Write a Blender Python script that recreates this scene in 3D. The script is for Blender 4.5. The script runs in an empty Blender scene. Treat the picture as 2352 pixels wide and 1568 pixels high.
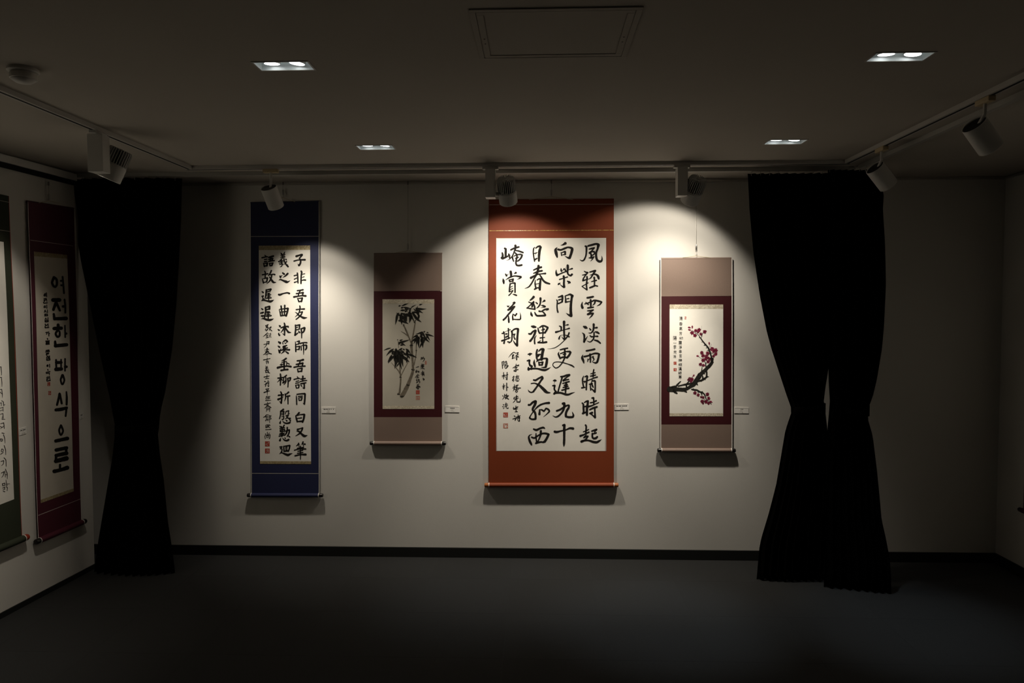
import bpy, math, random
from mathutils import Vector, Matrix
random.seed(7)
C = bpy.context.scene.collection
SC = bpy.context.scene

# ------------------------------------------------------------------ camera
FPX, YAW, PITCH, ROLL, EYE = 1624.87, .0347, .0422, -.0017, 1.6443
F0 = Vector((-math.sin(YAW) * math.cos(PITCH), math.cos(YAW) * math.cos(PITCH), -math.sin(PITCH)))
R0 = Vector((math.cos(YAW), math.sin(YAW), 0))
U0 = R0.cross(F0)
CR_, SR_ = math.cos(ROLL), math.sin(ROLL)
RR, UU = R0 * CR_ + U0 * SR_, U0 * CR_ - R0 * SR_
EYEP = Vector((0, 0, EYE))
cam_d = bpy.data.cameras.new('camera')
cam_d.sensor_width = 36
cam_d.lens = FPX * 36 / 2352
cam_d.clip_start = .05
cam = bpy.data.objects.new('camera', cam_d)
C.objects.link(cam)
m3 = Matrix((RR, UU, -F0)).transposed()
cam.matrix_world = Matrix.Translation(EYEP) @ m3.to_4x4()
SC.camera = cam

# ------------------------------------------------------------------ world and exposure
world = bpy.data.worlds.new('dark_room')
SC.world = world
world.use_nodes = True
world.node_tree.nodes['Background'].inputs[0].default_value = (0, 0, 0, 1)
world.node_tree.nodes['Background'].inputs[1].default_value = 0
SC.view_settings.view_transform = 'Standard'
SC.view_settings.look = 'None'
SC.view_settings.exposure = 0
SC.view_settings.gamma = 1
SC.view_settings.use_curve_mapping = False
SC.cycles.use_denoising = True
SC.cycles.max_bounces = 5
SC.cycles.diffuse_bounces = 4
SC.cycles.glossy_bounces = 2
SC.cycles.adaptive_threshold = .05
SC.cycles.sample_clamp_indirect = 4
WARM = (1.0, .905, .765)
COOL = (.80, .92, 1.0)

# ------------------------------------------------------------------ room numbers (metres)
H, D = 2.5, 4.667
XL, AL, XR = -2.8254, -.057, 2.9965         # left wall leans outwards towards the viewer
YF = -1.6                                    # wall behind the viewer
YLE = 4.39                                   # left wall ends here, short of the back wall
TRACK_Y, TRACK_L, TRACK_R = 4.132, -2.035, 1.765
RAIL_Y, RAIL_X = 4.31, 1.90

def ray(px, py):
    return F0 + RR * ((px - 1176) / FPX) - UU * ((py - 784) / FPX)
def back(px, py, d=D):
    r = ray(px, py); return EYEP + r * (d / r.y)
def ceil(px, py, h=H):
    r = ray(px, py); return EYEP + r * ((h - EYE) / r.z)
NL = Vector((1, AL, 0)).normalized()         # left wall normal, into the room
PL = Vector((XL, D, 0))
def left(px, py, off=0.0):
    r = ray(px, py); t = (PL + NL * off - EYEP).dot(NL) / r.dot(NL); return EYEP + r * t
def xl(y): return XL + AL * (D - y)

# ------------------------------------------------------------------ materials
def mat(name, col, rough=.8, spec=.3, metal=0, noise=0, nscale=20, bump=0, bscale=200, emit=None, estr=0, sheen=0, stretch=None):
    m = bpy.data.materials.new(name); m.use_nodes = True
    nt = m.node_tree; b = nt.nodes['Principled BSDF']
    b.inputs['Base Color'].default_value = (*col, 1)
    b.inputs['Roughness'].default_value = rough
    b.inputs['Specular IOR Level'].default_value = spec
    b.inputs['Metallic'].default_value = metal
    if sheen: b.inputs['Sheen Weight'].default_value = sheen
    if emit:
        b.inputs['Emission Color'].default_value = (*emit, 1); b.inputs['Emission Strength'].default_value = estr
    if noise or bump:
        tc = nt.nodes.new('ShaderNodeTexCoord'); mp = nt.nodes.new('ShaderNodeMapping')
        nt.links.new(tc.outputs['Object'], mp.inputs[0])
        if stretch: mp.inputs['Scale'].default_value = stretch
    if noise:
        n = nt.nodes.new('ShaderNodeTexNoise'); n.inputs['Scale'].default_value = nscale; n.inputs['Detail'].default_value = 4
        nt.links.new(mp.outputs[0], n.inputs[0])
        r = nt.nodes.new('ShaderNodeMapRange')
        r.inputs[1].default_value = .3; r.inputs[2].default_value = .7
        r.inputs[3].default_value = 1 - noise; r.inputs[4].default_value = 1 + noise
        mx = nt.nodes.new('ShaderNodeVectorMath'); mx.operation = 'SCALE'; mx.inputs[0].default_value = col
        nt.links.new(n.outputs[0], r.inputs[0]); nt.links.new(r.outputs[0], mx.inputs['Scale'])
        nt.links.new(mx.outputs[0], b.inputs['Base Color'])
    if bump:
        n2 = nt.nodes.new('ShaderNodeTexNoise'); n2.inputs['Scale'].default_value = bscale; n2.inputs['Detail'].default_value = 3
        nt.links.new(mp.outputs[0], n2.inputs[0])
        bp = nt.nodes.new('ShaderNodeBump'); bp.inputs['Strength'].default_value = bump; bp.inputs['Distance'].default_value = .002
        nt.links.new(n2.outputs[0], bp.inputs['Height']); nt.links.new(bp.outputs[0], b.inputs['Normal'])
    return m
def brocade(name, a, b_, rough=.45):
    m = bpy.data.materials.new(name); m.use_nodes = True
    nt = m.node_tree; b = nt.nodes['Principled BSDF']
    b.inputs['Roughness'].default_value = rough
    tc = nt.nodes.new('ShaderNodeTexCoord')
    v = nt.nodes.new('ShaderNodeTexNoise'); v.inputs['Scale'].default_value = 90; v.inputs['Detail'].default_value = 6; v.inputs['Distortion'].default_value = 1.5
    nt.links.new(tc.outputs['Object'], v.inputs[0])
    rp = nt.nodes.new('ShaderNodeValToRGB')
    rp.color_ramp.elements[0].position = .42; rp.color_ramp.elements[0].color = (*a, 1)
    rp.color_ramp.elements[1].position = .58; rp.color_ramp.elements[1].color = (*b_, 1)
    nt.links.new(v.outputs[0], rp.inputs[0]); nt.links.new(rp.outputs[0], b.inputs['Base Color'])
    return m
M = {}
M['wall'] = mat('painted_wall', (.70, .68, .635), .85, .25, noise=.025, nscale=1.6, bump=.12, bscale=260)
M['darkwall'] = mat('dark_low_bounce_wall', (.05, .048, .045), .9, .2, noise=.03, nscale=2)  # dark colour put on the unseen front wall to cut bounced light
M['ceiling'] = mat('painted_ceiling', (.43, .395, .345), .9, .2, noise=.02, nscale=2)
M['carpet'] = mat('carpet_charcoal', (.0172, .0178, .0180), .95, .12, noise=.25, nscale=160, bump=.6, bscale=420, sheen=.12)
M['carpet2'] = mat('carpet_charcoal_cross', (.0180, .0187, .0190), .95, .12, noise=.25, nscale=160, bump=.6, bscale=420, sheen=.12)
M['underlay'] = mat('floor_underlay', (.02, .02, .02), .95)
M['base'] = mat('black_baseboard', (.010, .011, .010), .6, .3)
M['rail'] = mat('anodised_rail', (.62, .60, .56), .32, .5, metal=.8)
M['whiterail'] = mat('white_rail', (.86, .84, .80), .35, .5)
M['track'] = mat('white_track', (.50, .48, .45), .5, .4)
M['slot'] = mat('slot_and_shade_black', (.01, .01, .01), .7)  # track slots, and the painted shadow under the left rail
M['crail'] = mat('grey_curtain_rail', (.40, .39, .36), .5, .4)
M['lampwhite'] = mat('white_lamp_paint', (.58, .57, .54), .5, .35)
M['fin'] = mat('grey_heat_sink', (.50, .50, .48), .5, .35)
M['lampblack'] = mat('black_lamp_cap', (.012, .012, .010), .6)
M['cream'] = mat('cream_adapter', (.50, .40, .24), .5)
M['velvet'] = mat('black_curtain_cloth', (.0012, .0011, .0010), .95, .03, noise=.2, nscale=40)
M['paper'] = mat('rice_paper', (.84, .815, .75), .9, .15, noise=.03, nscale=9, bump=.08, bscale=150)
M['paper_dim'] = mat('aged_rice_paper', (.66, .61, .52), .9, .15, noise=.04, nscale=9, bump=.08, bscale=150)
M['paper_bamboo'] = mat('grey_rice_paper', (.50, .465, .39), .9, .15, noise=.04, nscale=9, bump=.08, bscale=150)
M['ink'] = mat('black_ink', (.012, .010, .009), .75, .2, noise=.2, nscale=60)
M['inkgrey'] = mat('diluted_ink_wash', (.16, .135, .10), .85, .15, noise=.35, nscale=45)
M['inkdark'] = mat('dark_ink_wash', (.018, .017, .014), .85, .15, noise=.3, nscale=45)
M['plum'] = mat('plum_pigment', (.20, .012, .045), .8, .15, noise=.45, nscale=130)
M['seal'] = mat('cinnabar_seal', (.42, .07, .045), .8)
M['sealpale'] = mat('pale_cinnabar_seal', (.52, .20, .14), .8)
M['orange'] = mat('burnt_orange_silk', (.225, .042, .011), .62, .35, noise=.05, nscale=300, bump=.15, bscale=500)
M['blue'] = mat('navy_silk', (.021, .026, .078), .62, .3, noise=.08, nscale=300, bump=.15, bscale=500)
M['taupe'] = mat('taupe_silk', (.235, .168, .135), .55, .45, noise=.06, nscale=120, stretch=(6, 1, 1), bump=.1, bscale=400)
M['maroon'] = mat('maroon_silk', (.047, .0046, .0075), .55, .4, noise=.05, nscale=300)
M['plumsilk'] = mat('purple_maroon_silk', (.095, .016, .031), .55, .4, noise=.06, nscale=300)
M['green'] = mat('dark_green_silk', (.040, .047, .030), .75, .2, noise=.1, nscale=300)
M['edge'] = mat('white_paper_edge', (.78, .75, .70), .8)
M['thread'] = mat('silver_thread', (.62, .58, .52), .4, .5)
M['gold'] = brocade('gold_thread', (.75, .55, .16), (.35, .16, .04), .28)
M['brocade'] = brocade('gold_brocade', (.46, .38, .22), (.30, .23, .11))
M['ivory'] = brocade('ivory_brocade', (.70, .64, .51), (.46, .40, .29))
M['knobblack'] = mat('black_lacquer_knob', (.012, .010, .009), .3, .5)
M['knobwood'] = mat('orange_wood_knob', (.36, .11, .025), .4, .5)
M['knobred'] = mat('red_lacquer_knob', (.36, .045, .02), .35, .5)
M['steel'] = mat('steel_hook', (.45, .44, .42), .3, .5, metal=.9)
M['wire'] = mat('steel_wire', (.25, .24, .22), .4, .5, metal=.6)
M['cord'] = mat('beige_cord', (.55, .47, .34), .8)
M['card'] = mat('white_card', (.83, .81, .77), .7)
M['print'] = mat('card_print_black', (.05, .045, .04), .7)
M['rule'] = mat('card_print_grey', (.42, .39, .36), .7)
M['plastic'] = mat('white_plastic', (.62, .60, .56), .5, .4)
M['reflector'] = mat('white_reflector', (.74, .77, .77), .35, .5)
M['lens'] = mat('lamp_lens', (.8, .8, .8), .3, emit=(1, .93, .80), estr=1.5)
M['bulb'] = mat('downlight_lamp', (.8, .8, .8), .3, emit=(.95, 1, .99), estr=4.5)

for k_ in ('lens', 'bulb'): M[k_].cycles.emission_sampling = 'NONE'
# ------------------------------------------------------------------ object helpers
class MB:
    def __init__(s): s.v = []; s.f = []
    def add(s, vs, fs):
        o = len(s.v); s.v += [Vector(v) for v in vs]; s.f += [tuple(i + o for i in f) for f in fs]; return s
    def box(s, a, b):
        x0, y0, z0 = a; x1, y1, z1 = b
        return s.add([(x0,y0,z0),(x1,y0,z0),(x1,y1,z0),(x0,y1,z0),(x0,y0,z1),(x1,y0,z1),(x1,y1,z1),(x0,y1,z1)],
                     [(0,3,2,1),(4,5,6,7),(0,1,5,4),(1,2,6,5),(2,3,7,6),(3,0,4,7)])
    def cyl(s, p, q, r0, r1=None, n=24, caps=(True, True)):
        p, q = Vector(p), Vector(q); r1 = r0 if r1 is None else r1
        d = (q - p).normalized(); a = d.orthogonal().normalized(); b = d.cross(a)
        vs = []
        for c, r in ((p, r0), (q, r1)):
            for i in range(n):
                t = 2 * math.pi * i / n; vs.append(c + a * (r * math.cos(t)) + b * (r * math.sin(t)))
        fs = [(i, (i + 1) % n, n + (i + 1) % n, n + i) for i in range(n)]
        if caps[0]: fs.append(tuple(range(n))[::-1])
        if caps[1]: fs.append(tuple(range(n, 2 * n)))
        return s.add(vs, fs)
    def lathe(s, p, d, prof, n=32):
        """profile of (distance along d, radius) turned about the axis"""
        p, d = Vector(p), Vector(d).normalized(); a = d.orthogonal().normalized(); b = d.cross(a); vs = []
        for h, r in prof:
            for i in range(n):
                t = 2 * math.pi * i / n; vs.append(p + d * h + a * (r * math.cos(t)) + b * (r * math.sin(t)))
        fs = []
        for k in range(len(prof) - 1):
            for i in range(n): fs.append((k*n+i, k*n+(i+1)%n, (k+1)*n+(i+1)%n, (k+1)*n+i))
        return s.add(vs, fs)
    def tube(s, pts, r, n=8):
        pts = [Vector(p) for p in pts]; vs = []
        for i, p in enumerate(pts):
            d = (pts[min(i+1, len(pts)-1)] - pts[max(i-1, 0)]).normalized(); a = d.orthogonal().normalized(); b = d.cross(a)
            for k in range(n):
                t = 2*math.pi*k/n; vs.append(p + a*(r*math.cos(t)) + b*(r*math.sin(t)))
        fs = [(i*n+k, i*n+(k+1)%n, (i+1)*n+(k+1)%n, (i+1)*n+k) for i in range(len(pts)-1) for k in range(n)]
        fs += [tuple(range(n))[::-1], tuple(range((len(pts)-1)*n, len(pts)*n))]
        return s.add(vs, fs)
def wloc(o):
    v = Vector((0, 0, 0))
    while o: v += Vector(o.location); o = o.parent
    return v
def make(name, mb, m, parent=None, loc=None, smooth=False, bevel=0):
    """link mb (world coordinates) as ONE mesh object; children keep world place"""
    base = wloc(parent) if parent else Vector(loc or (0, 0, 0))
    me = bpy.data.meshes.new(name)
    me.from_pydata([tuple(v - base) for v in mb.v], [], mb.f); me.update()
    if smooth:
        me.polygons.foreach_set('use_smooth', [True] * len(me.polygons))
        try: me.set_sharp_from_angle(angle=.7)
        except Exception: pass
    me.materials.append(m)
    o = bpy.data.objects.new(name, me); C.objects.link(o)
    if parent: o.parent = parent
    else: o.location = base
    if bevel:
        b = o.modifiers.new('bevel', 'BEVEL'); b.width = bevel; b.segments = 2; b.limit_method = 'ANGLE'
    return o
def thing(name, label, cat, loc, group=None):
    o = bpy.data.objects.new(name, None); C.objects.link(o); o.location = loc; o.empty_display_size = .05
    tag(o, label, cat, group); return o
def tag(o, label, cat, group=None):
    o['label'] = label; o['category'] = cat
    if group: o['group'] = group
    return o
def struct(name, mb, m, loc=(0, 0, 0)):
    o = make(name, mb, m, loc=loc); o['kind'] = 'structure'; return o

# ------------------------------------------------------------------ the room
HOLES = [(-.9715, -.7845, 2.432, 2.512), (1.130, 1.318, 2.427, 2.504), (-.928, -.743, 3.652, 3.742), (1.166, 1.352, 3.621, 3.709)]
xs = sorted({-4.2, 3.2} | {v for h in HOLES for v in h[:2]}); ys = sorted({YF - .1, D + .1} | {v for h in HOLES for v in h[2:]})
cb = MB(); 
for i in range(len(xs) - 1):
    for j in range(len(ys) - 1):
        cx, cy = (xs[i] + xs[i+1]) / 2, (ys[j] + ys[j+1]) / 2
        if any(h[0] < cx < h[1] and h[2] < cy < h[3] for h in HOLES): continue
        cb.add([(xs[i], ys[j], H), (xs[i], ys[j+1], H), (xs[i+1], ys[j+1], H), (xs[i+1], ys[j], H)], [(0, 1, 2, 3)])
cb.box((-4.2, YF - .1, H + .14), (3.2, D + .1, H + .20))
struct('ceiling', cb, M['ceiling'])
fl = struct('floor', MB().box((-4.2, YF - .1, -.12), (3.2, D + .1, -.008)), M['underlay'])
T = .5
tme = {}
for nm, mm in (('a', M['carpet']), ('b', M['carpet2'])):
    g = .0001; b = .0004
    tm = MB().add([(g,g,-.008),(T-g,g,-.008),(T-g,T-g,-.008),(g,T-g,-.008),(g,g,-b),(T-g,g,-b),(T-g,T-g,-b),(g,T-g,-b),
                   (g+b,g+b,0),(T-g-b,g+b,0),(T-g-b,T-g-b,0),(g+b,T-g-b,0)],
                  [(0,1,5,4),(1,2,6,5),(2,3,7,6),(3,0,4,7),(4,5,9,8),(5,6,10,9),(6,7,11,10),(7,4,8,11),(8,9,10,11)])
    me = bpy.data.meshes.new('carpet_tile'); me.from_pydata([tuple(v) for v in tm.v], [], tm.f); me.materials.append(mm); tme[nm] = me
for i in range(-8, 7):
    for j in range(-4, 10):
        x, y = i * T - .16, D - (j + 1) * T + .12
        if y < YF - .5: continue
        o = bpy.data.objects.new('carpet_tile', tme['a' if (i + j) % 2 else 'b']); C.objects.link(o); o.parent = fl; o.location = (x, y, 0)
struct('wall_back', MB().box((-4.2, D, -.1), (3.2, D + .12, H + .15)), M['wall'])
struct('wall_right', MB().box((XR, YF, -.1), (XR + .12, D, H + .15)), M['wall'])
struct('wall_front', MB().box((-4.2, YF - .12, -.1), (3.2, YF, H + .15)), M['darkwall'])  # unseen wall, coloured dark so less light bounces back into the room
def leftslab(z0, z1, y0, y1, o0, o1):
    """box along the left wall between normal offsets o0 and o1"""
    vs = []
    for z in (z0, z1):
        for y, o in ((y0, o0), (y1, o0), (y1, o1), (y0, o1)):
            vs.append(Vector((xl(y), y, z)) + NL * o)
    return MB().add(vs, [(0,1,2,3),(7,6,5,4),(0,4,5,1),(1,5,6,2),(2,6,7,3),(3,7,4,0)])
struct('wall_left', leftslab(-.1, H + .15, YF, YLE, -.12, 0), M['wall'])
struct('wall_far_left', MB().box((-4.0, YF, -.1), (-3.9, D, H + .15)), M['wall'])
struct('baseboard_back', MB().box((-3.6, D - .012, -.006), (XR, D, .065)), M['base'])
struct('baseboard_right', MB().box((XR - .012, YF, -.006), (XR, D - .012, .065)), M['base'])
struct('baseboard_left', leftslab(-.006, .030, YF, YLE, 0, .008), M['base'])
# slim picture rails under the ceiling, one with a painted shadow strip
struct('trim_1', MB().box((-3.6, D - .014, H - .018), (XR, D, H - .006)).box((-3.6, D - .009, H - .006), (XR, D, H)), M['rail'])
struct('trim_2', leftslab(2.452, 2.492, YF, 4.30, 0, .020), M['whiterail'])
struct('rail_shade_strip', leftslab(2.424, 2.4515, YF, 4.30, 0, .012), M['slot'])  # black strip painting in the shadow under the left rail
struct('trim_3', MB().box((XR - .014, YF, H - .020), (XR, D - .014, H - .006)), M['rail'])
# ------------------------------------------------------------------ lighting track and curtain rail
def run(a, b, w, z0, z1, slot=True):
    """a straight rail between plan points a and b; returns body and slot meshes"""
    a, b = Vector((*a, 0)), Vector((*b, 0)); d = (b - a).normalized(); n = Vector((-d.y, d.x, 0)) * (w / 2)
    def prism(w0, zz0, zz1):
        k = n * (w0 / w); vs = []
        for z in (zz0, zz1):
            for p in (a - k, b - k, b + k, a + k): vs.append(p + Vector((0, 0, z)))
        return MB().add(vs, [(3,2,1,0),(4,5,6,7),(0,1,5,4),(1,2,6,5),(2,3,7,6),(3,0,4,7)])
    return prism(w, z0, z1), prism(w * .36, z0 - .0006, z0 + .004)
tr = thing('lighting_track', 'white lighting track running round the ceiling in a U shape', 'lighting track', (0, TRACK_Y, H))
for a, b in (((TRACK_L - .0175, TRACK_Y), (TRACK_R + .0175, TRACK_Y)), ((TRACK_L, YF + .1), (TRACK_L, TRACK_Y - .0176)), ((TRACK_R, YF + .1), (TRACK_R, TRACK_Y - .0176))):
    body, slot = run(a, b, .035, H - .020, H)
    o = make('track_rail', body, M['track'], tr); make('slot', slot, M['slot'], o)
cr = thing('curtain_rail', 'slim grey curtain rail fixed to the ceiling behind the lighting track', 'curtain rail', (0, RAIL_Y, H))
for a, b in (((-2.93, RAIL_Y), (RAIL_X - .05, RAIL_Y)), ((RAIL_X, YF + .1), (RAIL_X, RAIL_Y - .05))):
    body, slot = run(a, b, .026, H - .022, H)
    make('rail', body, M['crail'], cr)
cor = MB().tube([(RAIL_X - .05, RAIL_Y, H - .011), (RAIL_X - .02, RAIL_Y - .008, H - .011), (RAIL_X - .006, RAIL_Y - .022, H - .011), (RAIL_X, RAIL_Y - .05, H - .011)], .012, 10)
make('rail_bend', cor, M['crail'], cr, smooth=True)
make('rail_stop', MB().cyl((RAIL_X - .055, RAIL_Y - .008, H - .022), (RAIL_X - .055, RAIL_Y - .008, H - .045), .005), M['crail'], cr, smooth=True)

def spot(name, parent, p, d, watts, deg, blend, col, rad=.03):
    l = bpy.data.lights.new(name, 'SPOT'); l.energy = watts; l.spot_size = math.radians(deg); l.spot_blend = blend
    l.color = col; l.shadow_soft_size = rad
    o = bpy.data.objects.new(name, l); C.objects.link(o); o.parent = parent
    o.location = Vector(p) - wloc(parent); o.rotation_euler = Vector(d).to_track_quat('-Z', 'Y').to_euler()
    return o
def frame(d):
    d = Vector(d).normalized(); side = d.cross(Vector((0, 0, 1))).normalized(); up = side.cross(d); return d, side, up

def box_lamp(label, mount, box_c, hub, d, lights, along=(1, 0), group='box driver spotlights on the track'):
    """track spotlight with a driver box and a finned head beside it"""
    t = thing('track_spotlight', label, 'spotlight', (mount[0], mount[1], H - .02), group)
    ax = Vector((along[0], along[1], 0)); ay = Vector((-along[1], along[0], 0))
    def obox(c, hx, hy, z0, z1):
        c = Vector((c[0], c[1], 0)); vs = []
        for z in (z0, z1):
            for sx, sy in ((-1,-1),(1,-1),(1,1),(-1,1)): vs.append(c + ax*(hx*sx) + ay*(hy*sy) + Vector((0,0,z)))
        return MB().add(vs, [(3,2,1,0),(4,5,6,7),(0,1,5,4),(1,2,6,5),(2,3,7,6),(3,0,4,7)])
    make('adapter', obox(mount, .046, .016, H - .034, H - .020), M['lampwhite'], t, bevel=.002)
    zb = box_c[2]
    make('driver_box', obox(box_c, .0285, .036, zb, H - .034), M['lampwhite'], t, bevel=.0015)
    d, s, u = frame(d); hub = Vector(hub); L, R = .155, .054
    # plain lower can, hollow at the mouth
    can = MB().lathe(hub, d, [(.082, .010), (.082, R), (L - .002, R), (L, R - .002), (L, R - .005), (L - .05, R - .010), (L - .05, .002)], 40)
    hd = make('lamp_head', can, M['lampwhite'], t, smooth=True)
    make('lens', MB().lathe(hub, d, [(L - .046, .001), (L - .048, R - .012), (L - .0495, .001)], 24), M['lens'], hd)
    fins = MB().lathe(hub, d, [(-.002, .002), (-.002, .010), (.006, .013), (.082, .017)], 20)
    fins.lathe(hub, d, [(.074, .010), (.074, R - .002), (.0835, R - .002)], 40)
    nf = 28
    for i in range(nf):
        a = 2 * math.pi * i / nf; e = s * math.cos(a) + u * math.sin(a); w = d.cross(e) * .0016
        pr = [hub + e * .012 + d * .004, hub + e * (R - .006), hub + e * (R - .001) + d * .012, hub + e * (R - .001) + d * .078, hub + e * .016 + d * .078]
        fins.add([p - w for p in pr] + [p + w for p in pr], [(0,1,2,3,4),(9,8,7,6,5)] + [(k, 5+k, 5+(k+1)%5, (k+1)%5) for k in range(5)])
    make('heat_sink', fins, M['fin'], hd)
    # knuckle between the box and the head
    c = hub + d * .105; bc = Vector((box_c[0], box_c[1], c.z)); e = (c - bc); e.z = 0; e.normalize()
    make('knuckle', MB().cyl(bc + e * .02, c - e * (R - .006), .013), M['lampwhite'], t, smooth=True)
    mouth = hub + d * (L - .004)
    for k, (w, deg, bl, dv) in enumerate(lights):
        spot('beam', t, mouth, dv or d, w, deg, bl, WARM)
    return t
def can_lamp(label, mount, top, d, lights, R=.047, L=.128, group='cylinder spotlights on the track'):
    """track spotlight with a thin stem and a plain cylinder head"""
    t = thing('track_spotlight', label, 'spotlight', (mount[0], mount[1], H - .02), group)
    v = abs(mount[0] - TRACK_L) < .1 or abs(mount[0] - TRACK_R) < .1
    hx, hy = (.015, .045) if v else (.045, .015)
    make('adapter', MB().box((mount[0]-hx, mount[1]-hy, H-.042), (mount[0]+hx, mount[1]+hy, H-.020)), M['cream'], t, bevel=.004)
    d, s, u = frame(d); top = Vector(top)
    hd = make('lamp_head', MB().lathe(top, d, [(.012, R-.004), (0, R-.003), (0, R), (L-.002, R), (L, R-.002), (L, R-.005), (L-.05, R-.008), (L-.05, .002)], 40), M['lampwhite'], t, smooth=True)
    make('end_cap', MB().lathe(top, d, [(.004, .0005), (.004, R-.003), (.012, R-.003)], 40), M['lampblack'], hd)
    make('lens', MB().lathe(top, d, [(L-.046, .001), (L-.048, R-.012), (L-.0495, .001)], 24), M['lens'], hd)
    make('stem', MB().tube([(mount[0], mount[1], H-.04), (mount[0], mount[1], top.z+.03), top + d*.02], .0068, 12), M['lampwhite'], t, smooth=True)
    mouth = top + d * (L - .004)
    for w, deg, bl, dv in lights: spot('beam', t, mouth, dv or d, w, deg, bl, WARM)
    return t
def dirv(right_deg, down_deg):
    a, b = math.radians(right_deg), math.radians(down_deg); return Vector((math.sin(a)*math.cos(b), math.cos(a)*math.cos(b), -math.sin(b)))

bx1 = back(1126, 453, 4.098); bx2 = back(1568, 449, 4.098)
box_lamp('box driver spotlight with finned head over the burnt orange scroll', (bx1.x, TRACK_Y), (bx1.x, TRACK_Y, bx1.z),
         back(1161.6, 410, 4.10), dirv(7, 51), [(9.8, 110, .30, dirv(3, 56)), (25, 110, 1, dirv(0, 66)), (62, 60, 1, dirv(8, 77))])
box_lamp('box driver spotlight with finned head over the plum blossom scroll', (bx2.x, TRACK_Y), (bx2.x, TRACK_Y, bx2.z),
         back(1604.5, 410, 4.10), dirv(-17, 48), [(9.8, 114, .30, None), (25, 110, 1, dirv(-16, 64)), (58, 60, 1, dirv(-10, 76))])
p0 = ray(226, 330); p0 = EYEP + p0 * (TRACK_L / p0.x)
h0 = back(279, 344, p0.y + .105)
bz0 = ray(226, 396); bz0 = (EYEP + bz0 * (TRACK_L / bz0.x)).z
box_lamp('box driver spotlight with finned head on the track before the left curtain', (TRACK_L, p0.y), (TRACK_L, p0.y, bz0),
         h0, Vector((-.37, -.07, -.85)), [(12, 104, .35, Vector((-.60, -.2, -.75))), (56, 90, 1, Vector((-.55, -.35, -.8)))], along=(0, 1))
a1 = back(622, 393, TRACK_Y)
can_lamp('white cylinder spotlight on thin stem hanging before the navy scroll', (a1.x, TRACK_Y), back(617, 430, 4.115), dirv(13, 55),
         [(10, 74, .5, None), (42, 70, 1, dirv(16, 66))])
def on_right(px, py, x=TRACK_R):
    r = ray(px, py); return EYEP + r * (x / r.x)
DR = Vector((.68, .235, -.69))
q2 = on_right(2025, 344); q3 = on_right(2263, 230)
can_lamp('white cylinder spotlight tilted towards the right wall beside the right curtain', (TRACK_R, q2.y), on_right(2009, 384, TRACK_R - .02), DR,
         [(1.2, 60, .6, Vector((.7, -.1, -.69))), (7, 70, 1, Vector((.75, -.32, -.69)))])
can_lamp('white cylinder spotlight at the right edge, nearest the viewer on the right track', (TRACK_R, q3.y), on_right(2237, 285, TRACK_R - .02), DR,
         [(4, 74, .5, Vector((.7, 0, -.69))), (16, 70, 1, Vector((.7, 0, -.69)))])
# ------------------------------------------------------------------ recessed downlights, hatch, detector
DLW = [[(6, (0, 0, -1))], [(10, (0, 0, -1))], [(30, (.20, .10, -1))], [(90, (-.22, .03, -1)), (80, (.26, .02, -1))]]
DLL = ['twin recessed downlight nearest the left track above the viewer', 'twin recessed downlight nearest the right track above the viewer',
       'twin recessed downlight before the navy and bamboo scrolls', 'twin recessed downlight before the plum blossom scroll and right curtain']
for k, (x0, x1, y0, y1) in enumerate(HOLES):
    t = thing('recessed_downlight', DLL[k], 'downlight', ((x0+x1)/2, (y0+y1)/2, H), 'twin downlights recessed in the ceiling')
    e = .006; fr = MB()
    for a, b in (((x0-e, y0-e), (x1+e, y0)), ((x0-e, y1), (x1+e, y1+e)), ((x0-e, y0), (x0, y1)), ((x1, y0), (x1+e, y1))):
        fr.box((a[0], a[1], H-.002), (b[0], b[1], H+.001))
    make('trim_frame', fr, M['track'], t)
    hh = .075; i_ = .006
    bx = MB().add([(x0,y0,H),(x1,y0,H),(x1,y1,H),(x0,y1,H),(x0+i_,y0+i_,H+hh),(x1-i_,y0+i_,H+hh),(x1-i_,y1-i_,H+hh),(x0+i_,y1-i_,H+hh)],
                  [(0,4,5,1),(1,5,6,2),(2,6,7,3),(3,7,4,0),(4,7,6,5)])
    make('reflector_box', bx, M['reflector'], t)
    cx, cy = (x0+x1)/2, (y0+y1)/2
    for s, tilt in ((-1, (.0, .12)), (1, (-.1, .05))):
        dd = Vector((tilt[0], tilt[1], -1)).normalized(); c = Vector((cx + s*.044, cy + .004, H+.0085))
        lm = make('lamp', MB().lathe(c, -dd, [(0, .0265), (.004, .029), (.022, .028)], 28), M['track'], t, smooth=True)
        make('lamp_face', MB().lathe(c, dd, [(.0012, .0005), (0, .026), (-.004, .0265)], 28), M['bulb'], lm)
    for w, dv in DLW[k]: spot('downlight_beam', t, (cx, cy, H+.012), dv, w, 34, 1, COOL, .03)
x0, x1, y0, y1 = -.192, .301, 2.035, 2.434
t = thing('access_hatch', 'square white ceiling access hatch with double frame', 'access hatch', ((x0+x1)/2, (y0+y1)/2, H))
def rect_frame(x0, x1, y0, y1, w, z0, z1):
    return MB().box((x0, y0, z0), (x1, y0+w, z1)).box((x0, y1-w, z0), (x1, y1, z1)).box((x0, y0+w, z0), (x0+w, y1-w, z1)).box((x1-w, y0+w, z0), (x1, y1-w, z1))
make('outer_frame', rect_frame(x0, x1, y0, y1, .017, H-.0035, H), M['ceiling'], t, bevel=.0008)
make('inner_frame', rect_frame(x0+.019, x1-.019, y0+.019, y1-.019, .020, H-.003, H), M['ceiling'], t, bevel=.0008)
make('panel', MB().box((x0+.041, y0+.041, H-.0015), (x1-.041, y1-.041, H+.002)), M['ceiling'], t)
for sx, xx in ((0, x0+.029), (1, x1-.029)):
    for yy in (2.25, 2.29): make('screw', MB().cyl((xx, yy, H-.0036), (xx, yy, H-.002), .003, n=10), M['lampblack'], t)
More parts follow.
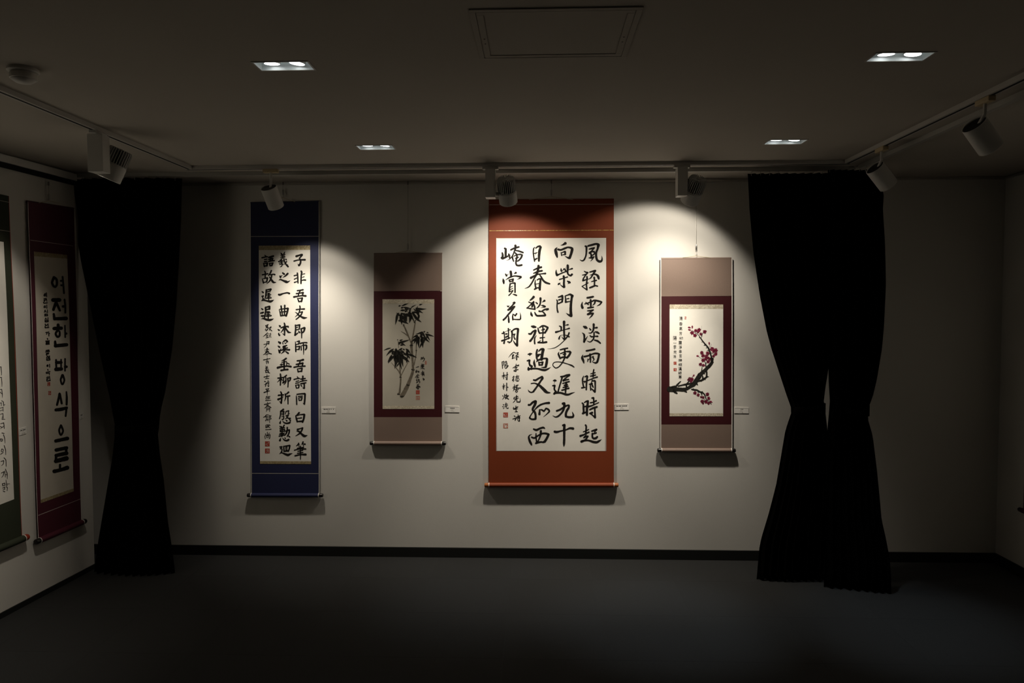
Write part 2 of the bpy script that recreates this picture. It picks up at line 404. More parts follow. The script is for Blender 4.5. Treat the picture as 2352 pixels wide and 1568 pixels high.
pc = ceil(53, 158)
t = thing('smoke_detector', 'round white smoke detector on the ceiling above the left track', 'smoke detector', (pc.x, pc.y, H))
make('base_plate', MB().lathe((pc.x, pc.y, H), (0,0,-1), [(0, .048), (.010, .050), (.014, .046), (.014, .001)], 36), M['plastic'], t, smooth=True)
make('sensor_cap', MB().lathe((pc.x, pc.y, H-.014), (0,0,-1), [(0, .038), (.006, .038), (.0065, .042), (.022, .042), (.0225, .038), (.026, .037), (.034, .026), (.037, .012), (.037, .001)], 36), M['plastic'], t, smooth=True)
# ------------------------------------------------------------------ curtains
def interp(tab, y):
    if y <= tab[0][0]: return tab[0][1]
    for (a, b), (c, d) in zip(tab, tab[1:]):
        if y <= c:
            t = (y - a) / (c - a); return b + (d - b) * t
    return tab[-1][1]
def curtain(label, ledge, redge, ytop, ybot, tie, depth, folds, seed, amp0=.016, amp1=.022, hooks=9):
    """pleated cloth: edge tables (pixel row, pixel column) read on the hanging plane; depth(u) gives plan distance"""
    rnd = random.Random(seed); nu, nv = folds * 10, 64
    ph = [rnd.uniform(-.5, .5) for _ in range(folds + 1)]; am = [rnd.uniform(.65, 1.15) for _ in range(folds + 1)]
    mb = MB(); rows = []
    for j in range(nv + 1):
        t = j / nv; py = ytop + (ybot - ytop) * t
        L, Rr = interp(ledge, py), interp(redge, py); row = []
        tw = 1 - min(1, abs(py - tie) / (260 if py < tie else 200))
        a = amp0 + (amp1 - amp0) * t + .030 * tw * tw
        for i in range(nu + 1):
            u = i / nu; f = u * folds; k = int(min(f, folds - 1e-6))
            w = math.sin(2*math.pi*f + ph[k]*.6*math.sin(math.pi*(f-k)))*am[k]
            ed = min(1, min(u, 1-u)*folds*1.5)
            p = back(L + (Rr - L) * u, py, depth(u))
            p.y += a * w * ed - .02*t*math.sin(math.pi*u) + .012*tw
            p.z = min(max(p.z, .004) if j < nv else .003, H - .034)
            row.append(p)
        rows.append(row)
    for j, row in enumerate(rows): mb.v += row
    n = nu + 1
    mb.f = [(j*n+i, (j+1)*n+i, (j+1)*n+i+1, j*n+i+1) for j in range(nv) for i in range(nu)]
    c0 = rows[-1][nu // 2]
    t = thing('curtain', label, 'curtain', (c0.x, c0.y, 0), 'black curtains tied back on the ceiling rail')
    o = make('cloth', mb, M['velvet'], t, smooth=True)
    s = o.modifiers.new('thickness', 'SOLIDIFY'); s.thickness = .003
    # tie-back band round the waist
    L, Rr = interp(ledge, tie), interp(redge, tie); band = MB(); ring = []
    for i in range(28):
        a = 2*math.pi*i/28; u = .5 + .5*math.cos(a)
        p = back(L + (Rr-L)*u, tie, depth(u)); ring.append(Vector((p.x - .006*math.cos(a), p.y - .012 + .060*math.sin(a), p.z + .01*math.cos(a))))
    for dz in (-.03, .03): band.v += [r + Vector((0, 0, dz)) for r in ring]
    band.f = [(i, (i+1) % 28, 28 + (i+1) % 28, 28 + i) for i in range(28)]
    tb = make('tieback', band, M['velvet'], t, smooth=True); s = tb.modifiers.new('thickness', 'SOLIDIFY'); s.thickness = .004
    for i in range(hooks):
        p = rows[0][int((i + .5) / hooks * nu)]
        make('hook', MB().tube([(p.x - .004, p.y, p.z - .012), (p.x - .005, p.y, p.z + .008), (p.x + .003, p.y, p.z + .014), (p.x + .004, p.y, H - .0235)], .0016, 6), M['crail'], t)
    return t
curtain('black curtain tied at the waist in the left corner by the maroon scroll',
        [(405,150),(480,165),(600,186),(700,207),(800,226),(900,247),(975,266),(1000,265),(1090,250),(1180,236),(1240,226),(1312,216)],
        [(405,418),(500,416),(600,411),(700,405),(800,395),(900,378),(965,362),(1000,358),(1040,365),(1100,375),(1200,386),(1250,394),(1312,402)],
        404, 1313, 985, lambda u: RAIL_Y + .01 - .03*math.sin(math.pi*u), 11, 3)
curtain('black curtain tied at the waist next to the plum blossom scroll',
        [(395,1718),(480,1722),(580,1731),(680,1746),(760,1762),(800,1773),(860,1793),(907,1809),(943,1822),(989,1806),(1050,1795),(1111,1784),(1180,1766),(1236,1749),(1262,1744),(1335,1738)],
        [(395,1903),(700,1904),(850,1904),(880,1899),(920,1893),(950,1897),(986,1902),(1060,1905),(1160,1903),(1335,1900)],
        392, 1331, 940, lambda u: RAIL_Y + .01, 10, 5)
curtain('black curtain tied at the waist where the rail turns the right corner',
        [(395,1902),(700,1904),(850,1905),(880,1906),(920,1909),(950,1907),(986,1903),(1060,1900),(1160,1897),(1335,1893)],
        [(392,2021),(450,2030),(480,2028),(560,2033),(650,2035),(750,2031),(800,2027),(871,2016),(914,2006),(936,1997),(961,1995),(1000,2006),(1079,2015),(1193,2025),(1232,2034),(1279,2043),(1335,2048)],
        390, 1335, 945, lambda u: RAIL_Y - .10 - .09*u*u, 8, 9)
# ------------------------------------------------------------------ brush strokes
CROP = {'R1':(1264,550,130/1568),'R2':(1264,670,130/1568),'R3':(1264,790,130/1568),'R4':(1264,900,130/1568),
        'R5':(1144,550,130/1568),'R6':(1144,670,130/1568),'R7':(1144,790,130/1568),'R8':(1144,900,130/1568),
        'B1':(594,570,120/1568),'B2':(594,660,120/1568),'B3':(594,770,120/1568),'B4':(594,880,120/1568),'B5':(594,945,120/1568),
        'H1':(60,600,130/784),'H2':(60,830,130/784),'G1':(0,840,60/294),
        'Z1':(876,690,124/1568),'Z2':(876,780,124/1215),'Z3':(1535,715,130/1568),'Z4':(1535,820,130/1568)}
class Surf:
    """hanging plane a little off a wall; P turns a place on it into a point in the room"""
    def __init__(s, side, off): s.side = side; s.off = off
    def P(s, px, py, lay=0.0):
        if s.side == 'back':
            p = back(px, py, D - s.off); n = Vector((0, -1, 0))
        else:
            p = left(px, py, s.off); n = NL
        w = .0016*math.sin(p.z*4.1 + s.off*90) + .0006*math.sin(p.z*8.3)
        return p + n * (lay + w)
def catmull(pts, step):
    if len(pts) == 2: seq = [pts[0], pts[0], pts[1], pts[1]]
    else: seq = [pts[0]] + pts + [pts[-1]]
    out = []
    for i in range(1, len(seq) - 2):
        p0, p1, p2, p3 = seq[i-1:i+3]
        n = max(2, int(math.hypot(p2[0]-p1[0], p2[1]-p1[1]) / step))
        for k in range(n):
            t = k / n; o = []
            for c in range(3):
                m1, m2 = (p2[c]-p0[c])*.42, (p3[c]-p1[c])*.42
                o.append((2*t**3-3*t*t+1)*p1[c] + (t**3-2*t*t+t)*m1 + (-2*t**3+3*t*t)*p2[c] + (t**3-t*t)*m2)
            out.append(o)
    out.append(list(seq[-2])); return out
def stroke(mb, surf, pts, lay, step=1.6, rough=.05):
    """pts: (x, y, width) in photo pixels -> flat ribbon with round ends"""
    q = catmull([list(p) for p in pts], step); n = len(q); L = []; Rr = []
    if n < 2: return
    for i in range(n):
        a, b = q[max(i-1, 0)], q[min(i+1, n-1)]; dx, dy = b[0]-a[0], b[1]-a[1]; l = math.hypot(dx, dy) or 1
        nx, ny = -dy/l, dx/l; w = max(q[i][2], .12) / 2
        w1, w2 = w*(1+random.uniform(-rough, rough)), w*(1+random.uniform(-rough, rough))
        L.append((q[i][0]+nx*w1, q[i][1]+ny*w1)); Rr.append((q[i][0]-nx*w2, q[i][1]-ny*w2))
    poly = []
    def cap(c, frm, sign):
        w = max(c[2], .12)/2; a0 = math.atan2(frm[1]-c[1], frm[0]-c[0])
        return [(c[0]+w*math.cos(a0+sign*math.pi*k/5), c[1]+w*math.sin(a0+sign*math.pi*k/5)) for k in range(1, 5)]
    vs = [surf.P(x, y, lay) for x, y in L] + [surf.P(x, y, lay) for x, y in Rr]
    fs = [(i, i+1, n+i+1, n+i) for i in range(n-1)]
    c0 = cap(q[0], L[0], 1); c1 = cap(q[-1], Rr[-1], 1); o = len(vs)
    vs += [surf.P(x, y, lay) for x, y in c0] + [surf.P(x, y, lay) for x, y in c1]
    fs.append((0,) + tuple(range(o, o+4)) + (n,)); fs.append((2*n-1,) + tuple(range(o+4, o+8)) + (n-1,))
    mb.add(vs, fs)
def parse(txt, crop):
    ox, oy, s = CROP[crop]; out = []; w = 30
    for st in txt.split(';'):
        pts = []
        for tok in st.split():
            a = [float(v) for v in tok.split(',')]
            if len(a) == 3: w = a[2]
            pts.append((ox + a[0]*s, oy + a[1]*s, w*s))
        if pts:
            if len(pts) == 1: pts.append((pts[0][0] + .5, pts[0][1] + .5, pts[0][2]))
            out.append(pts)
    return out
def glyphs(surf, txt, crop, lay, mb=None, fat=1.0):
    mb = mb or MB()
    for pts in parse(txt, crop): stroke(mb, surf, [(x, y, w*fat) for x, y, w in pts], lay)
    return mb
def leaf(mb, surf, txt, crop, lay):
    ox, oy, s = CROP[crop]
    for st in txt.split(';'):
        v = [float(a) for a in st.replace(',', ' ').split()]
        if len(v) < 5: continue
        x0, y0, x1, y1, w = v; L = math.hypot(x1-x0, y1-y0); nx, ny = -(y1-y0)/(L or 1), (x1-x0)/(L or 1); b = random.uniform(-.06, .06)*L
        pts = [(x0, y0, w*.35), (x0+(x1-x0)*.2+nx*b*.6, y0+(y1-y0)*.2+ny*b*.6, w*.9), (x0+(x1-x0)*.45+nx*b, y0+(y1-y0)*.45+ny*b, w*.95),
               (x0+(x1-x0)*.75+nx*b*.7, y0+(y1-y0)*.75+ny*b*.7, w*.5), (x1, y1, w*.06)]
        stroke(mb, surf, [(ox+a*s, oy+c*s, d*s) for a, c, d in pts], lay)
def quad(surf, x0, y0, x1, y1, lay, slant=0, nx=1, step=14, thick=0):
    """strip on the surface, optionally a slab of real thickness; slant = rise of the right side in pixels"""
    mb = MB(); ny = max(1, int((y1-y0)/step)); n = nx+1
    for j in range(ny+1):
        for i in range(nx+1):
            u = i/nx; mb.v.append(surf.P(x0+(x1-x0)*u, y0+(y1-y0)*j/ny + slant*u, lay))
    mb.f = [(j*n+i, (j+1)*n+i, (j+1)*n+i+1, j*n+i+1) for j in range(ny) for i in range(nx)]
    return slab(mb, surf, thick) if thick else mb
def slab(mb, surf, t):
    """give an open sheet thickness towards the wall"""
    nrm = Vector((0, 1, 0)) if surf.side == 'back' else -NL
    k = len(mb.v); edges = {}
    for f in mb.f:
        for a, b in zip(f, f[1:] + f[:1]): edges[(a, b)] = edges.get((a, b), 0) + 1
    side = [(b, a, a+k, b+k) for (a, b) in edges if (b, a) not in edges]
    fs = list(mb.f); mb.v += [v + nrm*t for v in mb.v[:k]]
    mb.f = fs + [tuple(i+k for i in f[::-1]) for f in fs] + side
    return mb
def poly(surf, pts, lay):
    """four-cornered patch: tl, tr, br, bl in photo pixels"""
    mb = MB(); ny = max(1, int((pts[3][1]-pts[0][1])/14)); 
    for j in range(ny+1):
        t = j/ny
        for a, b in ((pts[0], pts[3]), (pts[1], pts[2])): mb.v.append(surf.P(a[0]+(b[0]-a[0])*t, a[1]+(b[1]-a[1])*t, lay))
    mb.f = [(2*j, 2*j+2, 2*j+3, 2*j+1) for j in range(ny)]
    return mb
def seal(surf, x0, y0, x1, y1, lay, dense=.72):
    """carved seal print: border and broken strokes on a fine grid"""
    mb = MB(); n = 7; rnd = random.Random(int(x0*7+y0*13))
    for i in range(n):
        for j in range(n):
            if i in (0, n-1) or j in (0, n-1) or rnd.random() < dense:
                a, b = x0+(x1-x0)*i/n, x0+(x1-x0)*(i+1)/n; c, d = y0+(y1-y0)*j/n, y0+(y1-y0)*(j+1)/n
                k = len(mb.v); mb.v += [surf.P(a, c, lay), surf.P(a, d, lay), surf.P(b, d, lay), surf.P(b, c, lay)]; mb.f.append((k, k+1, k+2, k+3))
    return mb
def cseal(surf, crop, x0, y0, x1, y1, lay, dense=.72):
    ox, oy, s = CROP[crop]; return seal(surf, ox+x0*s, oy+y0*s, ox+x1*s, oy+y1*s, lay, dense)
def text_glyph(surf, ch, x0, y0, x1, y1, lay, mb):
    """one printed character fitted to a box in photo pixels"""
    cu = bpy.data.curves.new('glyph', 'FONT'); cu.body = ch; cu.resolution_u = 2; cu.offset = .004
    ob = bpy.data.objects.new('glyph', cu); C.objects.link(ob)
    ev = ob.evaluated_get(bpy.context.evaluated_depsgraph_get()); me = ev.to_mesh()
    vs = [v.co.copy() for v in me.vertices]; fs = [tuple(p.vertices) for p in me.polygons]
    ev.to_mesh_clear(); bpy.data.objects.remove(ob); bpy.data.curves.remove(cu)
    if not vs: return
    ax, bx = min(v.x for v in vs), max(v.x for v in vs); ay, by = min(v.y for v in vs), max(v.y for v in vs)
    mb.add([surf.P(x0+(v.x-ax)/(bx-ax or 1)*(x1-x0), y1-(v.y-ay)/(by-ay or 1)*(y1-y0), lay) for v in vs], fs)
def knob_pair(surf, xa, ya, xb, yb, r, ko, matr, matk, t, inner):
    """roller between photo points a and b (axis ends of the cloth roll) with knobs sticking out ko pixels"""
    a, b = surf.P(xa, ya, 0), surf.P(xb, yb, 0); n = Vector((0, -1, 0)) if surf.side == 'back' else NL
    d = (b-a).normalized(); a += n*.003; b += n*.003
    ro = make('roller', MB().cyl(a, b, r, n=28), matr, t, smooth=True)
    for c, s in ((a, -1), (b, 1)):
        make('knob', MB().lathe(c, d*s, [(0, r*.94), (ko*.75, r*.94), (ko*.95, r*.8), (ko, r*.5), (ko, .0005)], 24), matk, ro, smooth=True)
        make('paper_collar', MB().lathe(c, d*s, [(-.003, r*1.02), (.0015, r*1.05), (.0015, r*.9)], 24), M['edge'], ro)
    return ro
def hanger(label, px, y_rail, y_hook, y_cord, x0, x1, y_bar, surf, col):
    """thin wire from the picture rail with a steel hook; the scroll's cord hangs from it"""
    a = surf.P(px, y_rail, 0); h = surf.P(px, y_hook, .002); c = surf.P(px, y_cord, .002)
    t = thing('hanging_wire', label, 'picture wire', tuple(a), 'hanging wires from the picture rail')
    make('wire', MB().tube([a, h], .0011, 6), M['wire'], t)
    make('rail_clip', MB().cyl(a + Vector((0, 0, .010)), a - Vector((0, 0, .012)), .0045, n=10), M['wire'], t)
    make('hook', MB().lathe(h, (0, 0, -1), [(-.004, .0005), (-.004, .003), (.004, .0052), (.030, .0052), (.034, .003), (.036, .0005)], 12)
         .tube([h - Vector((0, 0, .034)), c + Vector((.004, -.002, .006)), c + Vector((0, -.003, -.004)), c + Vector((-.004, -.002, .004))], .0014, 6), M['steel'], t, smooth=True)
    return c
def cord(t, surf, c, x0, x1, y_bar):
    p, q = surf.P(x0, y_bar, .003), surf.P(x1, y_bar, .003); c = c + Vector((0, -.001, -.004))
    make('hanging_cord', MB().tube([p, p*.5 + c*.5 - Vector((0,0,.001)), c, q*.5 + c*.5 - Vector((0,0,.001)), q], .0019, 6), M['cord'], t)
LAY_P, LAY_B, LAY_I = .0009, .0013, .0016
def characters(paper, surf, data, m=None, fat=1.09):
    for line in data.strip().split('\n'):
        crop, txt = line.split(':', 1); crop = crop.split()[0]
        make('character', glyphs(surf, txt, crop, LAY_I, fat=fat), m or M['ink'], paper)
def inscription(paper, surf, data, fat=1.18):
    mb = MB()
    for line in data.strip().split('\n'):
        crop, txt = line.split(':', 1); glyphs(surf, txt, crop.split()[0], LAY_I, mb, fat)
    o = make('inscription', mb, M['ink'], paper); o['kind'] = 'stuff'; return o
